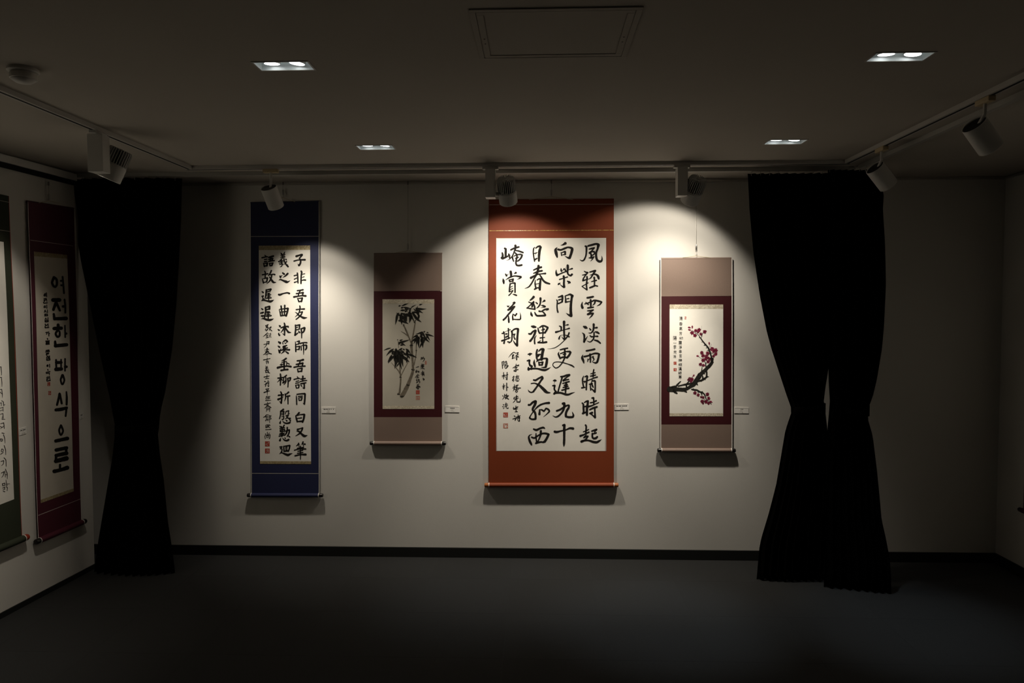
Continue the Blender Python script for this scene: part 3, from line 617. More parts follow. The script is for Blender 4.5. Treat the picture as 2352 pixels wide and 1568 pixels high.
# ------------------------------------------------------------------ writing and painting, stroke by stroke: x,y,width
RED = """
R1: 285,160,8 350,145,40 415,105,75;190,215,12 145,285,68 165,390,78 190,485,42;215,275,55 300,285,50 400,245,55 490,215,45 585,235,62 605,270,72 575,400,65 535,505,70;530,512,58 490,505,48 405,460,12;300,360,30 315,440,35;330,360,30 405,330,45;412,340,48 410,405,50;345,422,25 420,412,38
R1: 165,840,15 160,910,45 180,975,60;185,985,58 250,960,40 330,925,33 440,885,30;297,800,20 303,860,50 315,890,30;330,870,8 385,810,40;390,805,25 420,860,45 435,880,45;435,755,8 425,830,15;480,720,65 485,800,60 475,900,50 500,970,45 560,1000,48;565,1000,48 600,965,55;500,840,15 570,815,35 605,805,45;370,1020,60 380,1120,50 375,1220,55 385,1310,62;375,1320,50 310,1280,25 265,1235,12;255,1105,35 370,1070,30 475,1035,35;215,1250,25 235,1225,50 285,1200,8;465,1145,20 520,1180,70 548,1190,40;540,1200,30 480,1222,10
R1: 970,185,45 1000,200,55 1000,330,45 985,450,40 935,560,45 880,590,35 820,560,12;1050,175,50 1150,150,55 1270,120,55 1330,145,75;1335,150,75 1310,260,55 1275,350,55 1270,470,60 1300,570,60 1370,610,65 1420,590,55 1435,520,30 1425,450,6;1075,265,30 1140,250,50 1220,225,35;1220,232,38 1150,310,35 1085,370,50;1090,370,58 1150,335,42 1210,335,50;1215,345,45 1225,390,36 1180,430,36;1115,375,40 1135,430,45;1140,430,52 1130,510,50;1075,510,30 1140,500,42 1210,475,30;1205,485,30 1160,550,28 1110,605,6
R1: 940,880,25 1000,910,40 1035,915,45;890,985,25 960,970,35 1010,950,30;1030,920,45 975,990,35 915,1080,38 905,1130,46;900,1140,40 960,1120,38 1040,1090,30;1015,1030,45 1015,1120,40 1000,1250,40 1015,1390,40;1045,1200,30 960,1250,25 880,1295,30;880,1300,25 950,1350,30 1015,1390,40;1095,900,35 1170,880,45 1245,860,50;1245,870,50 1190,950,45 1120,1060,35 1055,1105,10;1190,960,40 1260,965,45 1320,1010,65 1340,1080,55;1105,985,20 1180,960,30;1215,1050,50 1225,1150,40 1220,1290,40;1140,1165,25 1210,1145,35 1275,1130,40;1095,1335,45 1170,1305,50 1240,1275,40 1305,1290,40
R2: 175,225,30 195,260,35 185,400,35 195,510,40 210,560,45;225,145,35 280,130,45 330,110,55;335,120,55 335,200,52 325,270,48;330,275,45 280,300,35 225,325,40;235,225,40 300,205,30;410,120,30 425,200,40 425,285,48;425,285,40 540,265,25;460,195,25 510,185,35;410,115,30 480,90,35 545,70,50 610,110,70;605,115,75 590,180,60 570,350,65 565,520,70 575,660,78;570,668,58 510,640,45 440,590,10
R2: 380,830,70 380,950,55 380,1080,50 385,1200,50 390,1300,50;415,925,15 490,910,40;250,945,25 300,975,45 300,1055,40;155,1115,55 260,1085,35 400,1045,20 525,1010,40;240,1300,45 255,1250,35 285,1205,15 370,1195,10 450,1205,30 520,1245,40;520,1135,40 490,1210,40 430,1290,38 360,1370,22 250,1470,22 130,1545,20 0,1575,10 -80,1575,5;310,1235,10 350,1290,25 390,1320,40
R2: 1025,165,50 1100,155,55 1185,135,50;890,280,15 870,370,55 890,440,66;955,335,30 1040,310,35 1150,265,40 1220,235,45 1330,255,50 1415,280,45;1422,285,40 1370,350,40 1290,392,10;1115,225,50 1120,320,50 1120,410,45;985,295,30 1050,350,40;1240,270,45 1220,330,40 1160,380,10;1040,445,45 1120,435,45 1190,425,40;1030,525,30 1110,520,45 1190,500,35;1190,505,35 1110,560,30 1050,610,40;1040,620,60 1110,600,58 1185,595,45;1185,600,45 1140,670,40 1070,742,6
R2: 925,960,45 975,985,80 1010,1000,45;880,1130,10 935,1185,50 940,1290,45 935,1380,55;935,1385,50 985,1300,35 1035,1225,10;1085,1010,25 1115,1050,45;1200,900,60 1200,980,50 1180,1080,45 1120,1140,30 1060,1135,15;1220,1000,30 1290,990,50;1240,1105,30 1300,1120,55 1345,1150,42;1210,1130,40 1210,1230,40 1190,1310,40 1120,1380,32 1080,1385,25 1015,1355,10;1100,1210,30 1140,1245,40 1220,1230,30 1310,1230,45;1225,1335,35 1310,1360,50 1385,1420,40
R3: 275,155,35 380,130,40 480,110,35;400,150,45 400,250,50 395,380,45 350,480,38 310,545,32 230,630,28 150,660,28 85,610,25 65,565,22 110,505,22 220,490,22 350,510,28 480,550,25 590,590,40 655,635,30;245,215,10 220,265,40 250,340,50 270,405,30;275,265,25 380,225,35 450,205,35 540,205,50;560,225,55 520,310,55 460,375,55;350,290,25 420,270,45;280,385,45 350,360,45 460,370,40
R3: 85,1010,30 130,1005,62 160,1010,30;120,1050,12 95,1110,3;70,1150,40 120,1145,48;125,1150,45 110,1220,45 120,1270,45 160,1310,40;150,1310,40 110,1370,55;95,1375,35 180,1345,55 300,1350,50 420,1390,55 500,1395,50 590,1360,35 680,1328,5;290,900,40 380,890,50 450,860,50 530,850,50;325,920,45 300,1020,40 260,1150,40 215,1310,40;530,860,45 450,920,35 360,1000,45;360,1010,50 430,990,40 505,975,35;345,1085,35 400,1070,35 520,1035,40;440,1060,52 430,1180,52 420,1340,40;385,1140,40 470,1120,40;355,1200,35 490,1165,35;430,1235,40 510,1220,45;320,1275,40 420,1250,40
R3: 1000,185,45 1110,165,45 1225,140,50;905,290,10 880,370,55 910,450,60 930,520,30;935,345,45 1050,320,45 1150,280,40 1240,255,45 1320,260,50;1350,280,60 1330,390,55 1300,490,60;1295,500,52 1250,520,45 1160,490,10;1100,280,50 1110,400,45 1110,500,35;1040,410,25 1035,480,25;1040,450,15 1090,400,25;1140,360,15 1185,345,40;1185,360,40 1190,390,38 1215,420,30 1170,475,15
R3: 925,880,15 895,960,40 900,1080,40 925,1190,40;955,905,30 1010,880,45;1025,895,52 1005,1050,45 995,1260,40;920,1035,25 970,1030,38 935,1080,8;870,1210,40 960,1195,30;1205,705,35 1190,790,40 1185,900,40;1120,820,25 1240,790,30;1115,885,35 1250,855,35;1030,1010,30 1130,970,30 1230,930,35 1300,910,40;1160,990,25 1130,1090,25 1110,1150,35 1120,1270,35;1160,1020,30 1220,1010,45;1240,1025,48 1245,1180,40 1235,1320,48;1235,1325,42 1180,1270,40 1130,1220,15;1080,1110,30 1160,1085,35;1150,1100,40 1180,1180,40 1195,1195,25
R4: 345,320,60 385,310,60;388,320,62 385,400,65 360,500,55 300,590,45 220,665,45 140,690,30 65,650,8;175,520,45 260,490,50 360,430,50 430,385,45 500,360,40;515,372,50 510,430,55 460,510,60 430,600,60 430,660,60;430,675,55 520,695,55 615,690,55;625,685,55 640,650,50 625,590,30 600,540,5
R4: 350,920,50 390,910,62;390,915,65 385,1050,65 385,1250,60 380,1420,60 375,1500,25;120,1095,60 180,1105,60 280,1080,40 430,1045,35 540,1000,50 630,1010,65
R4: 885,305,40 915,340,45 920,440,55 925,570,50;940,290,25 1000,255,45 1045,250,50;1040,265,55 1035,320,60 1015,480,65 1015,630,60;930,410,30 1000,390,45;900,590,55 1000,550,35;1155,165,40 1195,160,48;1198,165,42 1205,260,40 1205,340,40;1110,295,35 1190,280,35 1270,240,45;1060,400,50 1150,375,40 1240,335,30 1340,290,25;1095,485,40 1190,440,50 1290,410,50;1230,420,45 1235,560,45 1240,700,55;1240,710,40 1170,640,35 1100,585,40;1095,590,40 1160,570,56
R4: 975,915,45 995,950,45 990,1050,45 985,1130,45;915,1100,25 990,1070,30 1065,1035,25;830,1215,55 930,1180,40 1000,1140,40 1070,1110,40;1000,1180,20 940,1250,38;930,1260,40 990,1230,40 1040,1225,45;1040,1230,40 970,1320,45 870,1370,55;865,1370,65 950,1340,50 1060,1340,45 1180,1375,60 1280,1390,60 1360,1350,45 1420,1310,5;1150,1080,40 1210,1060,45 1280,1035,45;1285,1040,40 1220,1110,25;1155,1150,30 1200,1150,35 1270,1130,40;1165,1150,45 1165,1240,50 1200,1285,50 1270,1270,58 1300,1240,48
R5: 185,245,50 215,260,52;215,262,52 210,350,60 210,470,55;115,370,40 130,430,55 120,500,60;95,505,50 120,525,60 190,500,50 290,450,40;295,405,45 320,450,45 315,505,40;480,170,65 480,240,50 450,330,40 410,430,35 360,500,30 300,555,20 225,575,5;355,285,45 450,240,45 575,205,45;490,300,35 580,320,45 690,360,45;405,450,25 400,510,45 430,600,35;475,370,40 520,420,45 520,500,45 500,580,45 495,660,45 520,710,50 580,720,50 655,705,50;440,460,30 530,420,35 630,410,45;665,428,50 640,500,50 570,580,42 520,600,30;480,520,30 560,490,35
R5: 350,890,65 360,950,65 360,1020,55;205,955,30 235,1000,50;235,990,25 300,945,5;440,950,10 490,920,58;135,1080,15 150,1140,60 160,1210,45;215,1115,15 320,1050,40 420,1015,35 500,1010,40 630,1030,50;635,1042,48 590,1080,30 525,1105,5;310,1120,40 330,1170,40;330,1115,30 420,1095,42;420,1100,42 400,1160,38;330,1165,30 420,1150,35;335,1225,40 320,1330,40 315,1440,45;330,1230,30 400,1205,35 460,1205,48;470,1210,45 470,1350,40 470,1460,40;345,1320,20 400,1290,20;340,1385,20 405,1350,20;320,1450,25 415,1405,20;410,1420,30 350,1500,30 300,1545,35;400,1510,10 460,1525,40 510,1545,40
R5: 1020,210,15 985,250,35 975,350,35 985,450,35 1010,600,35;1045,240,30 1100,195,45 1160,185,55;1182,210,58 1150,300,70 1135,450,65 1130,590,50;995,385,25 1050,375,30 1090,355,15;1015,460,5 1040,400,8;1020,555,45 1080,520,35
R5: 1120,730,65 1110,820,60 1080,930,60 1010,1060,45 930,1210,40 850,1310,35 735,1358,6;985,845,35 1080,800,45 1195,765,55;985,935,30 1090,890,45 1215,865,50;910,1060,65 980,1020,50 1080,970,35 1200,950,30 1310,940,50;1130,940,20 1190,1030,45 1250,1130,50 1320,1190,55 1425,1225,45;1035,1120,20 1025,1220,40 1050,1360,40;1080,1120,30 1130,1090,40 1180,1090,45;1180,1105,48 1160,1250,62 1155,1385,58;1050,1235,20 1130,1215,20;1010,1375,40 1090,1335,35 1150,1350,40
R6: 400,310,12 450,295,52;460,300,50 390,385,40 320,450,45;245,380,10 280,410,45 315,375,5;280,500,52 360,460,56 450,410,50;460,410,40 390,500,45 290,620,45 210,720,45 150,775,50;290,670,25 295,760,50 300,840,45;410,610,15 405,690,40 410,770,40;410,755,30 510,765,30 600,765,38;622,745,40 625,650,25 600,560,4;420,620,25 480,660,38;480,655,35 515,605,40
R6: 110,1150,30 150,1150,35;155,1110,40 175,1180,30 180,1330,30;285,1020,40 290,1100,35 290,1300,30;110,1155,25 220,1095,10 340,1045,25;215,1165,40 250,1165,35;215,1255,40 270,1225,40;105,1355,45 220,1315,35 330,1270,30;185,1340,30 165,1420,50;265,1380,30 320,1395,40;375,1090,48 390,1150,48 385,1280,40 370,1360,35 300,1430,8;390,1090,35 440,1040,40 500,1020,45 555,1025,48;555,1040,58 540,1200,55 530,1350,55 530,1480,58;530,1490,50 470,1430,40 415,1340,10;425,1180,35 470,1165,25;460,1175,35 440,1240,30 470,1310,40
R6: 985,140,65 950,185,55 885,235,30;850,280,30 920,310,30 990,280,40;985,280,50 960,340,58 940,420,42;930,330,35 860,400,30 800,450,35;800,445,30 900,465,35 1020,480,38;990,350,40 1010,410,48 1020,485,38;1020,330,5 990,360,15;1045,290,25 1085,325,40;1175,180,60 1175,280,45 1155,360,40 1100,430,32 1055,455,8;1215,290,5 1285,245,55;1185,370,10 1250,385,45 1305,405,42;1300,420,30 1180,440,4;910,550,12 920,620,62 945,665,42;1015,565,25 1040,620,45 1080,660,48 1200,660,48 1300,655,48;1315,645,42 1270,580,40 1220,545,20;1140,535,48 1200,540,35 1290,490,42 1385,475,50;1385,485,42 1335,520,10
R6: 930,955,40 980,965,72 1040,975,48;855,1160,45 905,1165,50 960,1105,45 1030,1065,50;1040,1075,58 1010,1170,58 960,1270,50 890,1360,58;1070,1200,5 1020,1270,35 1010,1350,40 1015,1430,45;1105,1000,30 1120,1080,45 1150,1145,40;1145,990,30 1220,945,45 1290,945,45 1375,985,48;1375,1000,50 1330,1085,50 1290,1130,40;1150,1140,40 1230,1135,35 1310,1130,40;1240,960,35 1245,1130,35 1235,1250,30 1240,1390,35;1190,1060,15 1280,1035,42;1165,1275,35 1290,1260,25;1200,1330,5 1120,1390,30;1110,1400,45 1230,1405,45 1340,1390,52
R7: 830,280,25 890,270,58 935,265,25;890,295,35 865,320,8;810,460,35 860,450,55;875,450,50 865,530,45 890,590,52 940,610,48;930,610,48 925,690,45;840,650,40 845,700,66;835,690,50 960,675,45 1100,680,45 1230,710,60 1310,715,58 1390,680,40 1460,640,5;1085,155,45 1065,250,50 1070,370,50 1085,430,40;1125,195,30 1190,140,50 1245,135,58;1250,150,78 1225,270,75 1205,420,74;1110,300,58 1165,285,40;1120,320,48 1100,355,15;1005,430,15 1000,520,58 1025,620,45;1060,490,15 1100,450,45 1200,410,45 1300,395,40 1350,400,50;1358,415,58 1345,520,68 1320,630,60;1320,638,46 1260,645,35 1180,635,5;1130,500,40 1140,580,40;1150,510,30 1240,500,48;1235,500,45 1220,575,45;1140,575,40 1220,575,35
R7: 985,990,40 1040,1000,50 1120,950,45 1200,910,50;1215,905,58 1235,940,58 1180,1020,50 1120,1110,50 1060,1200,45 980,1310,50;970,1318,42 920,1335,32 860,1310,30 830,1260,8;920,1090,30 1010,1080,30 1090,1110,45 1180,1170,65 1300,1290,80 1360,1335,60 1440,1345,25
R8: 845,355,50 890,350,50 960,285,55 1035,250,55;1045,265,66 1020,350,65 960,460,58 970,510,55 1020,560,58 1040,650,55 1035,740,58;1030,748,48 930,750,45 875,715,45;870,710,35 920,620,28 1000,510,25 1090,410,42 1180,350,45 1300,310,45 1410,300,62;1150,490,35 1150,550,50 1145,610,62;1160,490,20 1210,490,40 1270,530,40;1275,525,38 1330,450,40;1330,450,40 1390,480,50 1420,530,46 1370,590,30 1255,688,4
R8: 985,1025,40 1060,1050,55 1150,1010,50 1250,980,50 1290,1005,30;935,1168,8 870,1200,30 850,1260,50 880,1360,60 920,1440,52 935,1470,25;930,1250,40 1010,1270,45 1100,1210,40 1220,1150,45 1310,1145,50 1395,1168,55;1400,1175,58 1350,1280,60 1290,1370,62 1240,1390,45;1050,1150,30 1050,1250,40 1070,1380,40;1185,1080,58 1180,1170,55 1150,1270,40 1090,1390,35;1050,1415,50 1130,1390,50 1210,1380,40
"""
RED_S1 = """
R7: 290,370,6 370,270,20 440,225,20 480,250,15;430,290,25 400,345,30;390,300,15 440,285,15;390,340,12 440,330,12;410,300,20 400,400,25;385,400,15 450,375,20;490,250,15 560,235,25;550,240,20 530,300,20;480,310,12 570,280,12;470,345,10 570,330,14;520,310,25 515,430,30;485,370,12 475,400,12;545,350,15 570,365,15
R7: 410,660,15 500,600,15 575,575,20;500,555,20 490,640,22;420,655,20 490,600,10;500,600,10 570,600,20;460,660,18 530,640,18;525,645,15 490,690,15;490,690,20 500,740,25;495,755,22 440,745,20 450,720,15 555,705,22
R7: 435,885,20 400,930,15;450,900,12 400,1000,25;430,950,20 425,1030,20;480,900,12 575,880,18;525,855,15 520,910,15;490,940,12 570,915,16;500,910,12 495,940,12;480,970,12 570,950,15;470,1010,15 480,990,10;500,990,15 520,1025,20 570,1015,20;530,985,12 545,1000,12;585,970,20 590,985,12
R7: 410,1215,18 500,1190,18;455,1120,18 455,1250,22;415,1180,12 490,1160,12;500,1150,20 560,1130,18;530,1130,20 520,1200,25;500,1215,15 620,1215,25;440,1240,18 420,1300,10;470,1260,20 570,1245,18;510,1230,20 500,1300,15;480,1300,18 500,1340,15;490,1290,12 545,1290,20 520,1335,18
R8: 435,180,20 450,150,15;440,150,15 550,120,20;510,95,25 510,190,20;440,195,15 560,165,20;490,200,20 450,260,18 415,290,10;520,200,22 520,265,20;525,272,24 600,275,28;605,270,26 615,240,20 605,160,4
R8: 430,420,18 430,470,25 545,410,25;495,385,20 500,540,25;440,480,12 540,460,15;470,545,15 530,540,25
R8: 450,660,22 475,680,20;410,745,20 490,720,20;480,730,25 470,790,20 490,760,15;500,690,12 610,655,22;555,630,20 560,690,20;490,715,12 600,690,18;500,740,12 610,715,16;590,690,25 590,800,30;585,805,25 560,800,15;535,760,15 550,775,18
"""
RED_S2 = """
R7: 110,490,20 125,670,20;105,500,12 160,475,20 150,530,20;160,540,18 140,590,18;190,490,18 195,540,15;190,490,12 235,475,20 240,540,20;195,515,8 235,505,8;180,570,15 260,550,15;200,575,18 170,640,15;200,600,10 270,590,22;280,600,25 230,660,25 200,670,15;230,600,10 190,660,8
R7: 105,880,15 190,850,15;155,785,20 155,960,20;155,870,15 110,920,10;165,870,10 190,900,12;190,870,12 275,840,18;250,780,20 245,980,30;240,980,24 220,960,12;205,910,18 215,930,14
R7: 120,1165,15 195,1140,15;155,1100,20 155,1245,22;155,1160,15 125,1220,10;165,1170,10 190,1190,14;240,1080,25 240,1285,25;245,1180,15 275,1195,22
R8: 130,100,20 145,120,15;180,60,20 175,130,20 125,200,12;180,130,14 200,160,12;200,90,15 290,100,20;240,55,20 205,110,14;215,130,12 280,120,12;240,110,18 200,170,14;210,150,15 290,195,25;270,130,15 200,195,12
R8: 145,345,20 165,360,16;125,400,18 150,405,18;150,455,20 165,430,8;190,340,14 260,330,18;220,300,20 215,380,18;185,390,12 270,370,14;210,390,15 190,440,10;235,390,18 240,440,18;245,448,20 280,450,20;282,448,16 290,415,6
"""
BLUE = """
B1: 180,195,10 215,245,50;105,285,40 190,265,35 270,255,30;180,340,35 250,325,30;175,405,35 250,390,30;150,450,30 175,545,40;165,455,25 260,440,40;265,445,45 250,525,45;180,535,35 255,520,35;310,275,45 440,235,50;375,260,45 345,390,40;300,335,30 425,305,40;425,310,40 400,380,35;300,395,35 470,370,35;325,450,30 350,525,40;330,455,30 430,440,35;430,440,40 395,520,45;350,525,35 400,515,35
B1: 185,690,35 205,740,40 200,880,35;120,795,40 200,780,35 280,765,40;115,915,25 150,1040,40;150,910,25 265,890,45;270,895,45 245,1010,40;160,1025,30 250,1010,30;385,670,40 350,750,40 295,825,25;340,800,30 440,780,35 485,790,45;400,790,40 380,900,40 320,1000,35 245,1065,12;330,860,30 390,950,50 450,1020,55 520,1025,20
B2: 110,125,30 140,150,45;105,265,35 150,250,30;150,260,30 125,300,30 145,335,35;150,340,35 105,395,30;100,395,20 160,380,40 250,400,45 350,420,60 410,400,45 465,370,8;235,75,45 230,180,45 215,270,40 190,355,20;240,75,35 370,50,45;375,55,45 345,110,35;250,130,30 355,110,35;275,170,25 290,190,30;345,165,25 320,195,20;255,230,30 370,215,28;310,180,45 305,280,40 310,375,30;265,280,25 350,265,28;240,325,35 380,310,35
B2: 95,635,30 130,660,40;70,770,40 150,745,40;145,755,30 120,790,10;95,855,45 150,850,45;130,870,30 125,900,10;80,945,5 160,930,45 250,965,55 340,975,60 400,960,45 460,935,8;215,600,50 215,720,45 185,890,40;220,595,35 330,570,50;335,575,50 330,650,45;230,665,40 340,640,40;255,720,30 285,740,25;325,715,25 300,740,20;245,765,30 345,745,30;290,730,40 295,930,35;240,820,28 345,800,28;235,865,35 380,845,40
B1: 660,130,10 685,165,45;785,115,25 760,160,30;670,210,25 790,180,30;675,245,22 780,225,25;660,290,25 790,260,30;725,180,30 720,290,30;710,315,25 640,360,25;600,400,35 680,385,30 750,365,25;680,350,40 690,450,35;620,450,25 740,410,25;630,490,25 730,465,30;725,470,30 690,540,30 645,560,15;760,310,35 780,400,40 830,490,45 885,550,45;880,550,30 875,480,12;820,330,40 835,350,30;840,400,35 800,450,25 745,500,12
B1: 725,740,40 770,775,50;640,830,30 660,870,50;660,850,40 720,810,10;875,760,50 810,825,40 725,885,8;615,960,15 650,935,35 730,965,45 840,1010,70 880,1010,45 950,970,10
B1: 610,1390,50 650,1395,55 740,1360,35 860,1335,40 925,1355,50
B2: 620,665,15 645,730,30 670,850,40;640,655,30 760,640,30 880,625,45;885,635,55 870,730,45 830,850,50;680,560,45 700,700,40 720,830,35;790,540,45 785,680,40 780,830,35;660,740,25 830,720,35;680,850,35 830,830,35
B2: 620,1135,20 650,1160,50;645,1168,35 620,1185,10;590,1260,30 625,1280,40;620,1285,25 600,1295,10;600,1390,30 630,1430,50;605,1380,30 630,1360,10;775,1070,35 790,1120,45 785,1280,45 785,1430,35;785,1430,30 730,1385,20;675,1210,35 780,1175,40 890,1170,45;895,1175,35 900,1200,25;770,1200,40 730,1280,35 670,1355,12;800,1200,40 860,1290,45 900,1340,50 970,1350,20
B3: 605,195,40 650,225,60;590,320,30 630,350,50;600,430,25 635,510,55;635,480,45 680,385,10;740,190,30 820,140,45 870,185,40;725,220,25 740,260,25;790,215,20 800,245,25;855,185,25 820,240,18;740,330,35 850,300,30;830,300,25 760,350,25;740,355,40 800,345,30;870,370,30 740,400,35;650,445,40 790,430,35 930,430,45;790,400,40 760,480,40 675,550,10;815,480,30 890,535,45
B3: 830,690,45 770,730,40 695,760,15;700,805,25 840,780,25;655,880,30 780,850,25;770,750,40 770,1020,45;680,840,20 690,900,25;840,815,25 920,860,30;850,820,25 840,900,25;575,970,60 700,935,45 870,920,40 970,935,50;680,1050,50 780,1030,40 875,1020,50
B3: 585,1280,40 650,1275,35 740,1260,35;655,1160,40 665,1260,45 655,1490,35;650,1300,30 620,1350,25 560,1405,8;680,1310,30 715,1340,30;840,1195,35 800,1230,40 745,1265,25;755,1260,30 745,1420,35;735,1420,45 770,1400,30 810,1340,15;820,1270,35 820,1390,35 760,1480,15;875,1290,40 890,1400,35 880,1545,30;890,1280,25 955,1270,40;955,1275,50 940,1350,35 905,1370,30
B4: 600,360,45 670,350,35 750,345,35;665,255,35 690,310,45 695,450,45 680,590,45;680,595,30 625,535,12;590,480,55 680,440,35 755,395,10;900,265,45 850,310,35 800,345,15;800,320,35 815,420,35 780,530,15;820,390,30 935,375,40;880,390,40 885,620,30
B4: 745,780,45 700,810,35 655,835,25;660,840,30 655,950,30 630,1060,30;670,850,20 760,840,35;760,845,35 750,950,30;680,900,20 750,890,20;680,945,20 755,930,20;690,1000,18 760,985,20;755,990,35 750,1060,30 715,1090,30;690,1070,10 720,1090,25;825,840,30 800,930,18;830,840,25 905,820,30;905,825,30 890,910,25;890,915,22 935,900,15;820,970,25 900,945,28;895,950,28 860,1020,28 800,1065,15;830,985,20 880,1040,30 955,1050,35;665,1120,15 645,1190,50;725,1130,15 770,1180,35 850,1200,40 930,1180,50 950,1150,30;820,1100,20 850,1125,40;920,1080,25 955,1110,40
B5: 640,440,30 680,460,25;770,405,35 730,470,30;640,500,28 780,480,28;690,440,25 700,500,25;650,545,30 655,600,35;655,545,25 780,530,35;775,535,35 770,590,30;660,600,25 775,585,25;710,520,40 700,740,35;645,655,25 780,640,20;630,680,30 760,660,25;620,735,35 780,695,30;860,475,40 860,560,40 830,650,40 780,720,18;800,585,30 920,545,35;925,550,40 910,650,40 860,740,30;905,735,30 935,760,35;670,790,15 640,860,55;720,790,15 770,850,35 840,870,45 900,840,50;780,780,15 800,800,35
B5: 640,1060,35 700,1050,30;700,1055,35 655,1110,25;650,1115,25 700,1120,30;705,1125,30 690,1200,35 625,1275,10;640,1250,15 700,1235,25 790,1270,45 880,1300,60 930,1280,50 1010,1250,10;750,1040,30 765,1190,40;760,1040,30 930,1015,40;935,1020,45 920,1110,40 890,1190,35;770,1190,35 890,1175,35;810,1070,20 815,1160,22;815,1070,18 855,1060,22;855,1060,22 850,1155,20;820,1105,14 850,1100,14;815,1150,15 850,1145,15
B1: 1135,240,60 1220,210,45 1300,190,50;1305,200,50 1260,260,40 1225,300,25;1220,300,35 1260,360,45 1255,450,45 1215,515,50;1205,520,35 1175,465,10;1065,385,40 1200,350,35 1390,345,50
B1: 1165,745,40 1175,850,40 1185,1040,35;1070,825,35 1165,800,30;1075,930,30 1165,885,25;1080,1025,35 1165,995,25;1280,690,45 1295,720,45 1280,850,40 1275,1055,40;1300,785,20 1385,765,25;1300,880,15 1370,855,25;1300,965,25 1360,950,35 1410,955,40
B2: 1170,95,40 1250,85,35 1335,70,45;1255,100,35 1215,170,35 1185,270,30;1140,185,40 1240,170,30 1340,155,50;1335,170,45 1320,240,35;1065,285,50 1180,265,40 1300,245,40 1415,255,55;1170,325,25 1215,425,40;1195,330,25 1310,315,40;1315,315,45 1290,420,45;1210,425,35 1290,415,35
B2: 1240,555,35 1250,600,35 1230,720,35 1190,800,30 1100,885,10;1135,665,35 1260,650,30 1375,645,45;1095,740,8 1140,760,25 1210,830,40 1290,880,45 1370,915,60 1460,900,10;1250,745,30 1320,730,35;1320,730,35 1280,820,40 1200,900,35 1130,955,30
B2: 1110,1130,40 1115,1250,40 1100,1430,45;1115,1140,30 1235,1125,45;1235,1130,45 1225,1250,35;1150,1200,30 1180,1190,25;1125,1275,30 1225,1250,30;1200,1300,20 1240,1350,40;1095,1430,45 1150,1390,35 1220,1335,12;1280,1240,40 1295,1350,40 1295,1515,25;1290,1235,35 1380,1205,45;1385,1215,55 1370,1300,45 1330,1350,40
B3: 1105,190,20 1115,320,35 1120,480,40;1150,185,25 1225,170,40;1225,175,40 1205,260,35;1130,275,25 1215,250,30;1130,340,25 1235,325,35;1235,330,40 1215,420,40;1130,430,25 1215,410,30;1255,240,40 1350,215,30 1450,220,40;1280,310,25 1285,435,35;1310,305,25 1430,290,40;1440,300,45 1440,380,45 1405,430,35;1345,240,35 1355,400,35 1352,575,15
B3: 1165,760,40 1240,755,40 1340,730,55;1250,790,30 1210,860,35 1180,940,25;1135,870,40 1330,830,45;1330,840,40 1310,920,35;1065,955,40 1200,930,35 1395,920,40;1165,1000,25 1190,1090,40;1190,1000,25 1305,980,40;1305,985,40 1290,1080,40;1200,1085,35 1295,1070,35
B3: 1160,1235,20 1185,1275,40;1065,1320,35 1150,1295,30 1235,1290,30;1125,1380,25 1210,1360,25;1110,1435,25 1220,1415,25;1110,1490,25 1140,1580,35;1130,1490,20 1215,1480,35;1215,1485,35 1205,1565,35;1145,1580,25 1210,1570,28;1270,1310,35 1400,1290,35;1330,1225,45 1325,1370,35;1245,1385,30 1350,1360,30 1450,1350,25;1270,1450,40 1420,1420,35;1370,1430,40 1370,1580,45;1365,1590,35 1310,1565,8;1270,1490,25 1295,1520,35
B4: 1135,370,20 1140,450,35 1145,630,35;1155,330,35 1260,315,35 1385,310,45;1395,325,50 1390,450,45 1375,620,45;1370,625,35 1330,590,10;1195,395,30 1315,380,30;1200,435,20 1220,510,35;1210,440,20 1310,425,30;1310,430,30 1285,505,35;1220,510,28 1290,500,28
B4: 1215,885,50 1170,930,35 1110,980,15;1110,970,20 1135,1050,45 1160,1150,40;1140,975,20 1250,940,25 1370,930,45;1375,940,50 1355,1060,50 1320,1160,45;1165,1050,25 1290,1035,30;1165,1145,35 1320,1135,45
B5: 1170,535,50 1240,510,30 1320,490,40;1320,490,45 1290,570,40 1220,660,40 1110,730,12;1150,580,25 1220,600,45 1290,670,50 1370,730,65 1465,710,10
B5: 1205,950,35 1170,1000,35 1130,1030,18;1160,1000,20 1240,985,15;1205,1010,18 1215,1050,25;1335,910,40 1310,970,35 1290,990,15;1330,970,20 1390,975,45;1340,1010,25 1350,1040,18;1160,1100,30 1350,1070,30;1075,1155,30 1230,1120,30 1410,1120,40;1175,1190,25 1320,1160,30;1330,1080,28 1325,1160,25;1165,1250,30 1330,1225,28;1095,1325,40 1250,1290,35 1410,1285,55;1255,1040,35 1255,1280,30 1255,1430,25
"""
